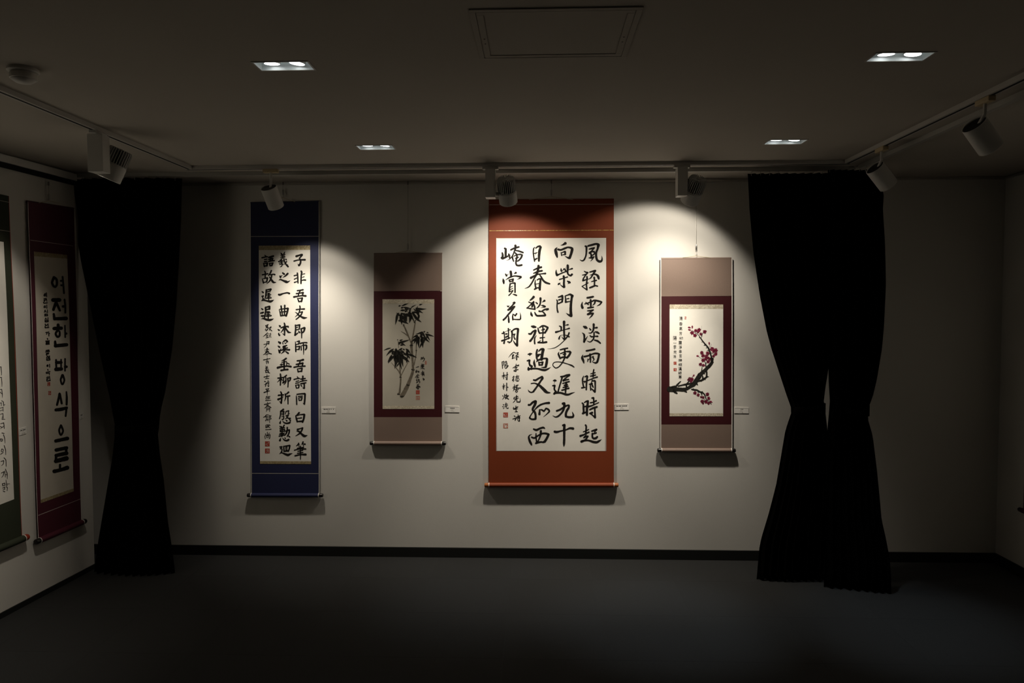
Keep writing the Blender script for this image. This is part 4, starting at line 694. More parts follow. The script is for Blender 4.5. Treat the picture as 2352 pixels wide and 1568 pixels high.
BLUE_S = """
B2: 215,1145,20 290,1115,25;210,1135,15 250,1200,30;290,1110,25 260,1170,25;230,1200,20 280,1180,20;285,1190,28 285,1240,30 240,1300,25;200,1270,20 230,1240,20;215,1290,15 250,1270,15;380,1170,15 320,1220,20;330,1210,15 390,1195,15;370,1210,20 320,1290,15;330,1240,20 400,1300,25
B2: 270,1360,20 210,1420,25 140,1475,10;280,1365,15 300,1390,15;240,1430,15 290,1420,15;230,1465,14 290,1455,14;260,1420,18 260,1500,20;225,1515,20 300,1495,20;320,1400,10 370,1370,16;368,1375,14 360,1430,14;310,1440,10 380,1425,14;345,1430,16 345,1500,14;360,1470,12 390,1490,14;325,1470,10 310,1480,12
B3: 240,190,15 320,185,30;315,190,28 310,260,25;160,270,18 320,240,20;260,200,20 240,290,20 170,375,10
B3: 190,440,15 310,415,20;200,495,20 310,470,20;260,385,35 250,480,30 210,540,25 145,580,15;270,480,20 330,540,30 390,555,25;215,580,15 300,550,18;260,500,18 262,640,8
B3: 150,735,25 250,715,20 350,690,18;260,675,15 255,770,20;220,780,14 300,765,16;235,800,15 245,850,18;250,800,12 300,795,20;298,800,18 290,840,18
B3: 215,915,15 235,945,20;275,915,10 250,950,18;210,975,20 280,955,16;240,950,25 240,1050,25;205,1010,14 290,990,14;195,1055,18 310,1030,16;225,1060,20 215,1110,25 250,1110,20;260,1040,20 300,1110,28 335,1130,20;310,1060,14 260,1120,12
B3: 165,1250,25 320,1215,20;255,1180,18 250,1290,22;200,1300,16 310,1285,20
B3: 185,1380,30 215,1385,20;175,1480,14 250,1430,20;230,1430,25 205,1530,20;250,1410,14 320,1390,16;285,1345,18 280,1430,16;240,1450,12 325,1425,14;300,1430,18 305,1530,25 280,1530,12;260,1485,14 270,1500,16
B4: 215,175,20 310,160,20;240,175,15 245,220,25;300,170,15 275,220,20;165,275,30 250,245,22 330,225,18;265,210,22 265,360,12
B4: 225,400,14 245,420,12;250,385,18 235,440,15;265,395,12 270,470,14;270,410,10 350,385,14;275,435,10 340,420,12;275,465,10 340,450,12;310,385,14 310,465,14;215,440,14 235,480,16;210,515,20 290,510,20 370,505,12
B4: 265,565,15 275,600,20;175,635,25 270,610,20 355,590,18;230,660,14 290,640,20;290,655,14 190,740,20;250,640,14 370,725,25;240,710,14 340,700,14;245,740,16 235,850,16;250,760,10 340,740,18;335,745,20 330,850,16;250,790,10 330,780,10;285,760,10 280,820,10
B4: 240,940,18 200,990,25 145,1020,15;250,940,14 300,945,16;215,1000,12 290,980,14;230,970,14 235,1060,16;290,980,12 280,1060,14;215,1030,10 290,1015,10;200,1105,18 300,1080,18;250,1060,15 210,1140,10;270,1090,14 290,1130,14;325,960,20 330,1180,16;330,980,14 375,970,20;372,975,16 350,1030,14;350,1030,12 380,1060,22 345,1080,12
B4: 215,1260,18 220,1330,22;220,1250,14 270,1240,18;268,1245,16 260,1300,16;225,1330,20 300,1300,16;290,1240,16 350,1260,18;320,1235,14 300,1300,20 340,1320,18;240,1290,14 290,1270,14;210,1390,18 290,1385,16 375,1375,22
B5: 205,670,25 220,680,20;265,615,18 265,690,18;330,635,12 300,670,20;185,730,15 200,810,20;190,720,12 340,690,20;345,695,22 335,790,22 315,810,18;235,730,14 240,780,14;240,730,12 300,725,16;300,728,14 295,775,14;240,780,12 300,770,12
"""
HAN = """
H1: 380,225,35 355,290,30 370,335,30 395,355,30 420,320,30 415,250,33 380,222,35;500,215,25 510,330,25 518,440,25;475,270,25 500,270,25;480,330,25 510,335,25
H1: 365,535,50 455,535,50;410,560,40 370,670,35;415,580,35 460,680,30;525,530,25 535,620,25 535,710,25;505,625,35 530,620,30;375,730,30 385,800,35;385,795,40 545,790,50
H1: 435,880,40 440,920,40;380,930,45 480,925,45;430,955,30 402,1000,30 425,1045,30 455,1030,30 457,975,25 430,955,25;530,890,20 535,1050,22;540,1000,35 550,1000,30;395,1110,30 400,1170,40;400,1170,45 555,1155,45
H1: 410,1365,25 415,1500,25;480,1360,20 480,1500,22;415,1400,40 480,1400,40;410,1495,50 485,1490,45;535,1350,22 535,1515,22;540,1460,40 555,1460,35;500,1577,35 475,1637,25 490,1695,25 505,1700,25 526,1645,25 505,1577,30
H2: 460,445,30 445,520,30 425,600,28;465,450,28 490,580,28;555,420,20 560,500,28 558,595,28;410,670,40 490,660,45 560,640,35;558,640,28 545,755,25
H2: 480,885,30 455,950,25 470,1008,25 485,1015,25 510,960,25 485,890,28;410,1100,45 500,1080,45 570,1065,50
H2: 415,1225,45 560,1195,45;555,1190,35 555,1270,35;415,1300,45 560,1270,50;415,1300,35 412,1390,35;410,1380,50 560,1340,60;470,1430,30 470,1490,30;390,1520,50 480,1500,45 570,1470,55
"""
HAN_S = """
H1: 250,455,18 240,475,14 260,480,14 258,445,14;275,435,12 278,490,12;240,520,14 270,515,14;238,540,12 275,530,12;255,540,12 240,560,12;275,520,10 280,555,10;232,570,12 240,580,14;240,580,14 285,575,14;245,620,14 240,640,12 262,638,12 255,615,12;278,605,12 280,650,12;255,675,12 245,705,12;255,680,12 270,705,12;285,670,10 288,710,12;250,735,14 285,730,14;250,755,14 290,750,14;255,730,14 255,755,14;285,730,12 288,755,12
H1: 265,785,12 255,805,12;265,790,10 278,805,10;295,780,12 295,812,12;255,820,14 258,838,14;258,838,14 298,835,14;298,835,14 298,818,14;298,818,12 255,820,12;258,870,14 262,890,14;262,890,14 280,885,12;295,865,12 298,900,12;280,875,8 295,875,8;255,905,14 258,920,14;258,920,14 305,915,14;265,985,12 290,980,12;290,980,12 275,1010,12;305,975,12 308,1035,12;308,1000,12 318,1000,12;288,1070,16 292,1080,14;265,1105,14 315,1100,14;270,1120,12 312,1115,12;312,1115,12 312,1130,12;312,1130,12 270,1135,12;270,1135,12 270,1150,12;270,1150,12 315,1145,14
H1: 270,1235,14 310,1228,14;310,1228,12 310,1245,10;265,1255,14 318,1245,14;275,1275,14 308,1268,14;305,1280,14 275,1288,14;275,1288,14 280,1300,14;290,1310,12 278,1335,12;290,1315,12 300,1332,12;308,1310,10 310,1335,10;320,1308,10 322,1335,10;280,1350,14 282,1370,14;282,1370,14 325,1365,14;325,1365,14 322,1345,14;322,1345,12 280,1350,12;290,1435,14 282,1450,14 298,1455,12 298,1435,12;320,1425,12 322,1465,12
H2: 295,110,14 300,120,14;272,150,12 325,140,14;275,165,12 320,160,12;320,160,12 318,180,12;280,220,12 305,212,12;285,235,12 280,245,12 300,245,12 300,228,12;320,200,10 325,250,12;305,225,8 320,222,8;282,258,12 285,270,14;285,270,14 330,262,14
"""
GRN = """
G1: -30,15,6 10,10,7;8,15,8 12,70,7 12,105,5
G1: -30,135,6 14,128,7;12,135,7 18,190,7 18,235,4
G1: -25,270,6 15,262,7;16,265,7 24,320,7 24,355,4;0,295,6 16,312,6
G1: 15,390,5 35,405,7;36,405,7 40,450,7;38,440,6 55,435,5;-5,420,6 15,415,6;12,415,6 12,450,5;0,475,5 35,465,6;30,470,6 33,510,6;0,505,6 30,495,5
G1: 0,545,6 30,535,7;30,540,7 34,590,7;20,600,7 55,600,5;20,600,6 25,570,5
G1: 5,650,6 40,640,8;40,645,8 46,705,7;0,680,6 25,690,7 46,670,5;5,705,6 20,690,5
G1: 20,755,8 45,760,7;38,775,8 52,820,7 56,870,4;5,820,8 10,845,7;5,820,6 28,825,7;28,825,7 25,845,6;10,850,7 28,842,6
G1: 45,895,6 60,940,8 64,1000,5;18,935,8 12,960,7 32,965,7 35,940,7 18,935,7;5,995,7 35,975,7
G1: 45,1035,8 65,1060,8 70,1130,6;10,1075,7 40,1065,8;42,1068,8 35,1105,7 15,1122,4
G1: 15,1205,7 45,1190,8;45,1195,8 35,1235,7 18,1255,4;60,1160,7 80,1210,8 82,1270,5;60,1225,6 80,1222,6;55,1180,6 60,1250,6
G1: 28,1325,8 32,1350,7;28,1325,7 55,1318,7;55,1320,7 58,1342,7;32,1350,7 58,1342,7;68,1285,6 78,1350,8;78,1330,6 110,1325,5;30,1375,7 55,1362,7;55,1365,7 50,1385,6;35,1395,6 58,1385,6;38,1410,7 55,1415,8;70,1360,7 85,1370,7;85,1370,7 80,1405,6
"""
BAM_STALK = "460,1262,92 510,1190,92 560,1090,88 585,1045,84;600,1008,80 650,880,66 685,790,60 712,700,56;715,665,52 705,500,45 690,300,50 675,145,58;385,1215,46 408,1195,42 420,1080,36 432,960,34 435,855,32;430,830,28 422,700,26 415,600,22 408,520,18;415,755,28 390,705,26 320,620,18 215,505,5;440,810,18 520,650,16 600,510,14;735,570,24 770,400,18 788,260,18"
BAM_STALK1 = "875,1300,66 885,1235,66;880,1225,58 915,1050,44 960,800,38 985,660,34;860,1215,30 780,1010,40 700,820,40 640,680,24;785,1035,30 690,960,24 580,895,10;500,1380,12 490,1170,14;1015,1460,20 1020,1300,25 1040,1180,20;960,640,26 935,560,26"
BAM_NODE = "568,1003,16 600,1016,8 632,1020,16;685,668,26 715,682,14 742,676,20;415,842,20 452,840,16;778,240,16 800,240,14;365,1225,20 410,1228,18;440,1272,26 500,1272,18"
BAM_NODE1 = "832,1300,24 870,1292,40 912,1300,24;640,735,20 660,700,20;965,640,22 990,640,18"
BAM_TOP = "505 160 570 145 45;620 150 790 90 45;600 140 640 160 30;575 215 650 190 50;640 195 890 245 48;560 285 740 265 48;700 260 820 265 32;680 310 745 322 44;690 230 770 330 35;600 250 640 320 30;860 215 1020 125 32;840 240 830 400 55;830 260 880 195 30;1105 130 1200 105 42;1000 220 1310 240 62;1065 165 980 290 22;945 230 1000 320 25;1020 270 1210 360 62;1050 270 1100 460 90;1000 260 1060 300 70;900 340 1090 350 60;610 370 860 460 75;720 380 830 420 50;470 380 410 700 72;470 370 535 370 36;440 350 470 400 15;480 400 570 460 55;560 420 600 700 90;600 360 560 460 60;600 430 745 640 75;660 380 745 600 85;500 580 590 580 62;580 580 790 675 66;810 340 840 520 105;860 400 820 650 85;850 360 960 600 60;920 370 1080 540 75;960 460 1170 625 70;1090 400 1060 580 65;990 560 970 640 30;780 350 900 380 60;900 330 980 480 60"
BAM_RIGHT = "1200 905 1000 970 46;1230 905 1280 895 45;1320 920 1380 940 30;1150 920 1190 1160 60;1190 910 1310 1110 55;1280 970 1530 1040 52;1300 980 1415 1160 48;1050 1000 910 1080 52;1010 1090 860 1200 62;1010 1100 940 1260 46;1040 1000 1020 1300 85;1090 1050 1100 1370 70;1060 1050 1130 1110 62;1130 1020 1190 1100 42;1180 1060 1210 1370 85;1200 1200 1110 1390 52;1200 1060 1400 1210 58;1270 1080 1240 1240 52;1310 1040 1310 1170 26;1160 1100 1180 1250 60"
BAM_SMALL = "460 1140 492 1135 26;530 1160 630 1130 42;500 1220 830 1130 58;495 1275 570 1200 42;560 1210 710 1310 52;550 1290 640 1300 42"
BAM_LEFT = "212 185 50 240 28;275 205 110 360 48;470 190 370 240 44;270 250 235 310 62;330 200 345 310 66;235 340 140 500 48;285 360 150 530 52;300 320 290 480 64;330 300 300 645 84;245 310 370 290 95;290 320 420 320 110;380 330 370 520 54;400 280 460 670 76;380 260 510 400 90;430 330 490 610 66;400 520 325 625 26;440 240 550 330 44;490 205 530 230 34;555 205 660 310 48;570 250 590 430 54;500 320 650 345 54;590 320 800 402 48;490 370 635 500 64;600 360 645 430 32;560 400 570 525 42;480 340 505 440 64;350 240 420 330 60;300 350 360 450 60"
BAM_S1 = """
Z2: 900,390,10 890,450,10;900,410,12 925,400,10;915,420,14 918,440,12;945,380,10 930,430,10;940,405,14 970,420,16 960,460,14 935,495,8
Z2: 900,545,10 915,560,10;890,585,14 960,560,14;925,540,10 930,600,14;950,545,8 955,600,10;885,615,12 960,600,12;900,590,10 950,595,10;930,610,14 930,660,10;920,630,12 885,655,8;945,635,12 970,660,12
Z2: 900,735,12 960,725,12;895,770,14 960,745,12;930,700,14 930,760,12;925,770,12 918,815,10;925,775,10 960,765,14;960,768,14 960,810,14;930,790,8 955,785,8
Z2: 935,855,10 950,870,12;935,885,14 965,885,18;965,888,16 965,900,12 940,912,8
"""
BAM_S2 = """
Z2: 780,620,10 840,605,16
Z2: 790,680,12 775,710,12 800,735,12;805,690,10 770,740,8;770,720,8 820,705,10;825,705,12 828,730,12;825,705,10 850,705,12 845,735,12
Z2: 825,770,10 795,810,14 760,850,8;820,775,8 850,800,10;800,820,10 840,810,10;815,810,12 818,850,12;790,855,12 845,845,12
Z2: 800,880,12 785,910,10;790,915,12 810,910,10;800,905,12 800,965,12;785,970,10 815,955,10;830,885,12 830,915,12;830,890,10 855,888,12 850,915,10;835,930,12 860,925,12 865,960,14 845,975,10;830,930,10 820,955,8
Z2: 800,1020,12 845,1005,12;820,1005,12 825,1045,10;785,1065,12 870,1050,14;795,1045,10 850,1035,10;810,1080,12 790,1080,12;850,1055,14 870,1070,14;830,1065,12 840,1105,14 815,1110,10;800,1095,10 840,1085,10
"""
PLUM_BR4 = "35,885,150 150,890,150 250,890,112 400,900,112 500,880,92 600,820,92 700,750,125 780,640,125 850,530,125 930,440,108 1030,350,98 1110,260,90 1180,180,72 1205,120,62;150,930,70 190,970,62 235,1000,46;440,930,50 500,965,42;100,830,60 180,800,36;200,830,52 260,750,50 340,670,28;280,800,40 400,770,45 500,750,55 620,730,50 690,705,44;500,750,45 560,680,35 600,620,24;600,615,14 690,520,10;490,760,40 505,830,44;830,490,60 845,450,34;740,620,50 755,590,22;790,740,50 812,770,24;840,590,60 888,572,34;980,440,50 1005,460,30;820,665,50 920,640,55 1000,595,55 1060,545,45;1060,550,50 1060,420,50 1045,370,50;945,520,34 960,600,60;900,650,50 915,670,24;1010,600,50 1025,622,20;1080,540,40 1120,540,12;1190,200,60 1240,140,38;1180,230,40 1130,290,40;650,890,40 720,905,52 800,915,45 860,955,50 960,990,40 1010,1050,35 1050,1160,25 1110,1210,12 1190,1300,20;700,880,24 690,870,20;800,905,24 798,895,16;900,965,30 950,950,18;920,1000,40 930,1060,20;820,960,20 830,1010,12;1000,1160,14 980,1230,12;920,390,30 935,280,20 930,250,14;1040,270,34 1030,170,25 1000,110,16;1040,180,16 1080,120,12;1210,120,70 1240,50,34"
PLUM_BR3 = "1200,1400,66 1190,1260,45 1150,1120,50 1100,1000,45 1030,920,40 950,820,34 900,750,30;900,750,28 820,640,15 740,590,10 650,520,7;910,740,16 920,680,16 960,580,14;1010,930,30 980,940,10;1030,920,26 1050,900,12;1080,1000,24 1040,1010,8;1110,1080,24 1070,1082,8;940,840,20 920,855,8;870,730,20 845,720,8;1180,1300,60 1240,1310,40;1130,890,8 1140,990,6;1190,900,5 1150,1010,6;810,1230,8 890,1290,6 960,1350,8;920,400,3 920,480,3;915,670,14 945,685,6;960,1260,8 980,1310,10;1160,1130,14 1250,1180,10"
PLUM_FLOWERS = [('Z3', [(655,590,58),(735,660,52),(755,530,48),(850,510,54),(820,570,38),(1005,560,54),(895,625,44),(1205,1040,62),(1310,1075,62),(1250,1110,42),(1310,1175,52),(1250,1240,44),(925,1140,54),(960,1225,54),(1090,1155,54),(1050,1240,54),(1040,1310,52),(1110,1290,42),(960,1350,54),(1105,1390,52),(1140,1330,32),(890,1465,50),(975,1490,44)]),
                ('Z4', [(735,990,52),(825,1045,46),(590,590,46),(650,620,58),(550,625,30),(625,680,36),(1080,1025,52),(905,1100,30),(960,1115,44),(1115,1140,48),(940,1225,54),(960,1280,28),(1040,1230,52),(1110,1275,42)])]
PLUM_BUDS = [('Z3', "545 440 625 455 48;550 500 635 520 44;660 395 660 480 46;1130 850 1140 930 48;780 1230 850 1232 46"), ('Z4', "720 485 670 535 44;1145 1220 1225 1255 50")]
PLUM_TXT = [('清',296,140,395,250),('香',296,295,392,393),('高',300,425,386,526),('芳',300,562,380,660),('幼',302,694,404,776),('塵',278,808,374,912),('淨',290,942,374,1040),('幸',290,1062,374,1160),('苦',300,1182,372,1282),('勝',280,1312,382,1390),('經',282,1430,380,1510),('漢',272,1538,374,1636),('疑',276,1662,370,1746),('寒',282,1764,370,1868)]
PLUM_TXT2 = [('陽',132,682,232,800),('山',146,846,216,894),('李',138,930,220,1046),('完',146,1078,226,1172),('浩',136,1206,214,1290)]
# ------------------------------------------------------------------ burnt orange calligraphy scroll
S = Surf('back', .017)
base = S.P(1266, 1113)
t = thing('hanging_scroll', 'widest hanging scroll, burnt orange mount with four columns of large black calligraphy', 'hanging scroll', (base.x, base.y, base.z), 'hanging scrolls on the walls')
make('mount', quad(S, 1122.5, 459.5, 1410, 1110, 0, -2, nx=6, thick=.002), M['orange'], t)
make('top_rod', MB().cyl(S.P(1122.5, 460, -.006), S.P(1410, 458, -.006), .007, n=14), M['orange'], t, smooth=True)
make('silver_thread', quad(S, 1124, 469.6, 1409, 470.8, .0006, -1.7, nx=6), M['thread'], t)
make('gold_thread', quad(S, 1123.5, 529.1, 1409.5, 530.4, .0006, -1.6, nx=6), M['gold'], t)
pap = make('paper', poly(S, [(1140.6, 547), (1391.6, 546.2), (1390.3, 1035.5), (1141.3, 1035.2)], LAY_P), M['paper'], t)
for xx in (1139.8, 1391.4): make('paper_border', quad(S, xx, 546.2, xx + .9, 1035.5, LAY_P), M['edge'], pap)
characters(pap, S, RED)
inscription(pap, S, RED_S1); inscription(pap, S, RED_S2)
make('seal', cseal(S, 'R8', 145, 565, 275, 698, LAY_I), M['seal'], pap); make('seal', cseal(S, 'R8', 145, 870, 275, 1003, LAY_I, .5), M['sealpale'], pap)
knob_pair(S, 1123, 1113.5, 1410, 1113.5, .0155, .030, M['orange'], M['knobwood'], t, None)
c = hanger('thin wire and hook holding the burnt orange scroll', 1266.5, 417, 436, 450, 0, 0, 0, S, None); cord(t, S, c, 1215, 1316, 458.5)

# ------------------------------------------------------------------ navy calligraphy scroll
S = Surf('back', .0171)
base = S.P(655, 1137)
t = thing('hanging_scroll', 'tall narrow navy blue hanging scroll with three columns of black calligraphy', 'hanging scroll', (base.x, base.y, base.z), 'hanging scrolls on the walls')
mbq = MB()
tab = [(465, 575.2, 731.8), (700, 576, 731.5), (900, 577, 731.2), (1134, 578, 732)]
for j in range(48):
    y = 465 + (1134-465)*j/47; L = interp([(a, b) for a, b, c_ in tab], y); Rr = interp([(a, c_) for a, b, c_ in tab], y)
    for i in range(5): mbq.v.append(S.P(L+(Rr-L)*i/4, y - 3*i/4*(1-j/47), 0))
mbq.f = [(j*5+i, (j+1)*5+i, (j+1)*5+i+1, j*5+i+1) for j in range(47) for i in range(4)]
make('mount', slab(mbq, S, .002), M['blue'], t)
make('top_rod', MB().cyl(S.P(575, 466, -.006), S.P(732, 463, -.006), .007, n=14), M['blue'], t, smooth=True)
for x0, x1, w in ((574.4, 577.4, 1.0), (731.8, 732, 1.4)):
    make('edge_strip', poly(S, [(x0, 465 if x0 < 600 else 462.5), (x0+w, 465 if x0 < 600 else 462.5), (x1+w, 1134), (x1, 1134)], .0004), M['edge'], t)
make('silver_thread', quad(S, 575.6, 542.2, 731.6, 543.4, .0006, -.4, nx=4), M['thread'], t)
make('silver_thread', quad(S, 578, 1086.2, 731.6, 1087.3, .0006, .6, nx=4), M['thread'], t)
pap = make('paper', poly(S, [(594.3, 564), (712.3, 563.4), (714.4, 1065.5), (597.2, 1064.8)], LAY_P), M['paper'], t)
make('brocade_strip', poly(S, [(594.3, 564), (712.3, 563.4), (712.3, 573.6), (594.4, 574)], LAY_B), M['brocade'], pap)
make('brocade_strip', poly(S, [(597.2, 1058.6), (714.4, 1059.2), (714.4, 1065.5), (597.2, 1064.8)], LAY_B), M['brocade'], pap)
characters(pap, S, BLUE, fat=1.2)
inscription(pap, S, BLUE_S)
make('seal', cseal(S, 'B5', 190, 890, 332, 1040, LAY_I, .8), M['seal'], pap); make('seal', cseal(S, 'B5', 190, 1105, 332, 1250, LAY_I, .7), M['seal'], pap)
knob_pair(S, 577.5, 1136.6, 733, 1137, .0140, .028, M['blue'], M['knobblack'], t, None)
c = hanger('thin wire and hook holding the navy scroll, half hidden by the cylinder spotlight', 650, 420, 436, 452, 0, 0, 0, S, None); cord(t, S, c, 622, 678, 463.5)

# ------------------------------------------------------------------ two painting scrolls of one make
def paint_scroll(label, S, pm, o, y):
    """o: outer left/right, paper left/right ; y: top, frame top, paper top, paper bottom, frame bottom, roller"""
    base = S.P((o[0]+o[1])/2, y[5])
    t = thing('hanging_scroll', label, 'hanging scroll', (base.x, base.y, base.z), 'hanging scrolls on the walls')
    make('top_panel', quad(S, o[0], y[0], o[1], y[1], 0, -1, nx=4, thick=.002), M['taupe'], t)
    make('frame_panel', quad(S, o[0], y[1], o[1], y[4], .0002, 0, nx=4, thick=.002), M['maroon'], t)
    make('bottom_panel', quad(S, o[0], y[4], o[1], y[5]-1, 0, 0, nx=4, thick=.002), M['taupe'], t)
    make('top_rod', MB().cyl(S.P(o[0], y[0]+1.5, -.006), S.P(o[1], y[0]+.5, -.006), .007, n=14), M['taupe'], t, smooth=True)
    for xx in (o[0]-o[4], o[1]): make('edge_strip', quad(S, xx, y[0]+.6, xx+o[4], y[5], .0004, 0, thick=.002), M['edge'], t)
    pap = make('painting_paper', quad(S, o[2], y[2], o[3], y[3], LAY_P), pm, t)
    make('brocade_strip', quad(S, o[2], y[2], o[3], y[2]+10, LAY_B), M['ivory'], pap)
    make('brocade_strip', quad(S, o[2], y[3]-7, o[3], y[3], LAY_B), M['ivory'], pap)
    knob_pair(S, o[0]+.5, y[5], o[1]-.5, y[5]+.4, .0140, .028, M['taupe'], M['knobblack'], t, None)
    return t, pap
S = Surf('back', .0172)
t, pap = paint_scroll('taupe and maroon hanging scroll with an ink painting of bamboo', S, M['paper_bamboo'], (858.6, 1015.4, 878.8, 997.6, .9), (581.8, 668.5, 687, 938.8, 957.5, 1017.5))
mb = MB(); glyphs(S, BAM_STALK, 'Z2', LAY_I, mb); glyphs(S, BAM_STALK1, 'Z1', LAY_I, mb); make('bamboo_stalk', mb, M['inkgrey'], pap)
mb = MB(); glyphs(S, BAM_NODE, 'Z2', LAY_I+.0002, mb); glyphs(S, BAM_NODE1, 'Z1', LAY_I+.0002, mb); make('bamboo_joint', mb, M['inkdark'], pap)
for nm, crop, txt in (('leaf_cluster', 'Z1', BAM_TOP), ('leaf_cluster', 'Z1', BAM_RIGHT), ('leaf_cluster', 'Z1', BAM_SMALL), ('leaf_cluster', 'Z2', BAM_LEFT)):
    mb = MB(); leaf(mb, S, txt, crop, LAY_I+.0003); make(nm, mb, M['inkdark'], pap)
inscription(pap, S, BAM_S1); inscription(pap, S, BAM_S2)
make('seal', cseal(S, 'Z2', 780, 1135, 862, 1222, LAY_I, .8), M['seal'], pap); make('seal', cseal(S, 'Z2', 778, 1262, 866, 1350, LAY_I, .35), M['sealpale'], pap)
make('seal', cseal(S, 'Z2', 982, 475, 1018, 556, LAY_I, .6), M['sealpale'], pap)
c = hanger('thin wire and hook holding the bamboo painting scroll', 937, 420, 560, 574, 0, 0, 0, S, None); cord(t, S, c, 908, 968, 580.5)
S = Surf('back', .0173)
t, pap = paint_scroll('taupe and maroon hanging scroll with a painting of red plum blossom', S, M['paper'], (1518.8, 1680.2, 1537.8, 1660.8, 2.2), (592.5, 680.4, 699, 955.6, 974.5, 1033.6))
mb = MB(); glyphs(S, PLUM_BR4, 'Z4', LAY_I, mb); glyphs(S, PLUM_BR3, 'Z3', LAY_I, mb); make('plum_branch', mb, M['inkdark'], pap)
def blossom(crop, x, y, r):
    ox, oy, s = CROP[crop]; mb = MB(); rnd = random.Random(int(x*3+y)); a0 = rnd.uniform(0, 6)
    for k in range(5):
        a = a0 + k*1.257 + rnd.uniform(-.15, .15); rr = r*.42*rnd.uniform(.85, 1.15); cx, cy = x + r*.55*math.cos(a), y + r*.55*math.sin(a)
        vs = [S.P(ox+(cx+rr*math.cos(q*.5236)*(1+.12*math.sin(3*q)))*s, oy+(cy+rr*math.sin(q*.5236))*s, LAY_I+.0003) for q in range(12)]
        mb.add(vs, [tuple(range(12))[::-1]])
    b = make('blossom', mb, M['plum'], pap)
    st = MB()
    for k in range(6):
        a = rnd.uniform(0, 6.28); stroke(st, S, [(ox+x*s, oy+y*s, .35), (ox+(x+r*1.25*math.cos(a))*s, oy+(y+r*1.25*math.sin(a))*s, .25)], LAY_I+.0005)
    return st
stam = MB()
for crop, lst in PLUM_FLOWERS:
    for x, y, r in lst: st = blossom(crop, x, y, r); stam.add(st.v, st.f)
make('stamens', stam, M['inkdark'], pap)['kind'] = 'stuff'
for crop, lst in PLUM_BUDS:
    for v in lst.split(';'):
        mb = MB(); leaf(mb, S, v, crop, LAY_I+.0003); make('bud', mb, M['plum'], pap)
ox, oy, s = CROP['Z3']
mb = MB()
for ch, a, b, c_, d_ in PLUM_TXT: text_glyph(S, ch, ox+a*s, oy+b*s, ox+c_*s, oy+d_*s, LAY_I, mb)
make('inscription', mb, M['ink'], pap)['kind'] = 'stuff'
mb = MB()
for ch, a, b, c_, d_ in PLUM_TXT2: text_glyph(S, ch, ox+a*s, oy+b*s, ox+c_*s, oy+d_*s, LAY_I, mb)
make('inscription', mb, M['ink'], pap)['kind'] = 'stuff'
make('seal', cseal(S, 'Z3', 145, 1390, 225, 1470, LAY_I, .7), M['seal'], pap); make('seal', cseal(S, 'Z4', 145, 303, 230, 385, LAY_I, .6), M['seal'], pap)
make('seal', cseal(S, 'Z3', 448, 143, 494, 217, LAY_I, .4), M['seal'], pap)
c = hanger('thin wire and hook holding the plum blossom scroll in bright light', 1599, 414, 562, 586, 0, 0, 0, S, None); cord(t, S, c, 1568, 1631, 591.5)

# ------------------------------------------------------------------ scrolls on the left wall
S = Surf('left', .017)
base = S.P(130, 1222)
t = thing('hanging_scroll', 'purple maroon hanging scroll with bold black Korean lettering on the left wall', 'hanging scroll', tuple(base), 'hanging scrolls on the walls')
PLM = [(64.5, 462), (171, 478), (187, 1199), (88, 1243)]
mb = MB()
for j in range(50):
    tt = j/49
    for i in range(5):
        u = i/4; a = (PLM[0][0]+(PLM[3][0]-PLM[0][0])*tt, PLM[0][1]+(PLM[3][1]-PLM[0][1])*tt); b = (PLM[1][0]+(PLM[2][0]-PLM[1][0])*tt, PLM[1][1]+(PLM[2][1]-PLM[1][1])*tt)
        mb.v.append(S.P(a[0]+(b[0]-a[0])*u, a[1]+(b[1]-a[1])*u, 0))
mb.f = [(j*5+i, (j+1)*5+i, (j+1)*5+i+1, j*5+i+1) for j in range(49) for i in range(4)]
make('mount', slab(mb, S, .002), M['plumsilk'], t)
make('top_rod', MB().cyl(S.P(64.5, 463, -.006), S.P(171, 479, -.006), .007, n=14), M['plumsilk'], t, smooth=True)
make('edge_strip', poly(S, [(64, 462), (65.2, 462), (88.6, 1243), (87.4, 1243)], .0004), M['edge'], t)
make('edge_strip', poly(S, [(170.6, 478), (171.8, 478), (187.6, 1199), (186.4, 1199)], .0004), M['edge'], t)
make('silver_thread', poly(S, [(70, 550.6), (168, 564), (168, 565), (70, 551.8)], .0006), M['thread'], t)
make('silver_thread', poly(S, [(88, 1182.5), (185, 1145), (185, 1146), (88, 1184)], .0006), M['thread'], t)
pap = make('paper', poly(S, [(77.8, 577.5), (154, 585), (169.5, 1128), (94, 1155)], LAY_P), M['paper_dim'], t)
make('brocade_strip', poly(S, [(77.8, 577.5), (154, 585), (154.3, 594), (78.2, 588)], LAY_B), M['brocade'], pap)
make('brocade_strip', poly(S, [(93.8, 1147.5), (169.3, 1121), (169.5, 1128), (94, 1155)], LAY_B), M['brocade'], pap)
characters(pap, S, HAN)
inscription(pap, S, HAN_S)
make('seal', cseal(S, 'H2', 290, 285, 330, 338, LAY_I), M['seal'], pap); make('seal', cseal(S, 'H2', 303, 410, 343, 462, LAY_I, .6), M['seal'], pap)
knob_pair(S, 89, 1241, 187.5, 1199, .0170, .030, M['plumsilk'], M['knobblack'], t, None)
c = hanger('thin wire and hook holding the purple maroon scroll on the left wall', 112, 421, 446, 459, 0, 0, 0, S, None); cord(t, S, c, 88, 136, 466)
S = Surf('left', .0171)
base = S.P(20, 1245)
t = thing('hanging_scroll', 'dark green hanging scroll cut off by the left edge, with black brush lettering', 'hanging scroll', tuple(base), 'hanging scrolls on the walls')
def gx(y): return interp([(450, 20.5), (560, 25), (860, 38), (1160, 48.5), (1230, 50.5)], y)
mb = MB()
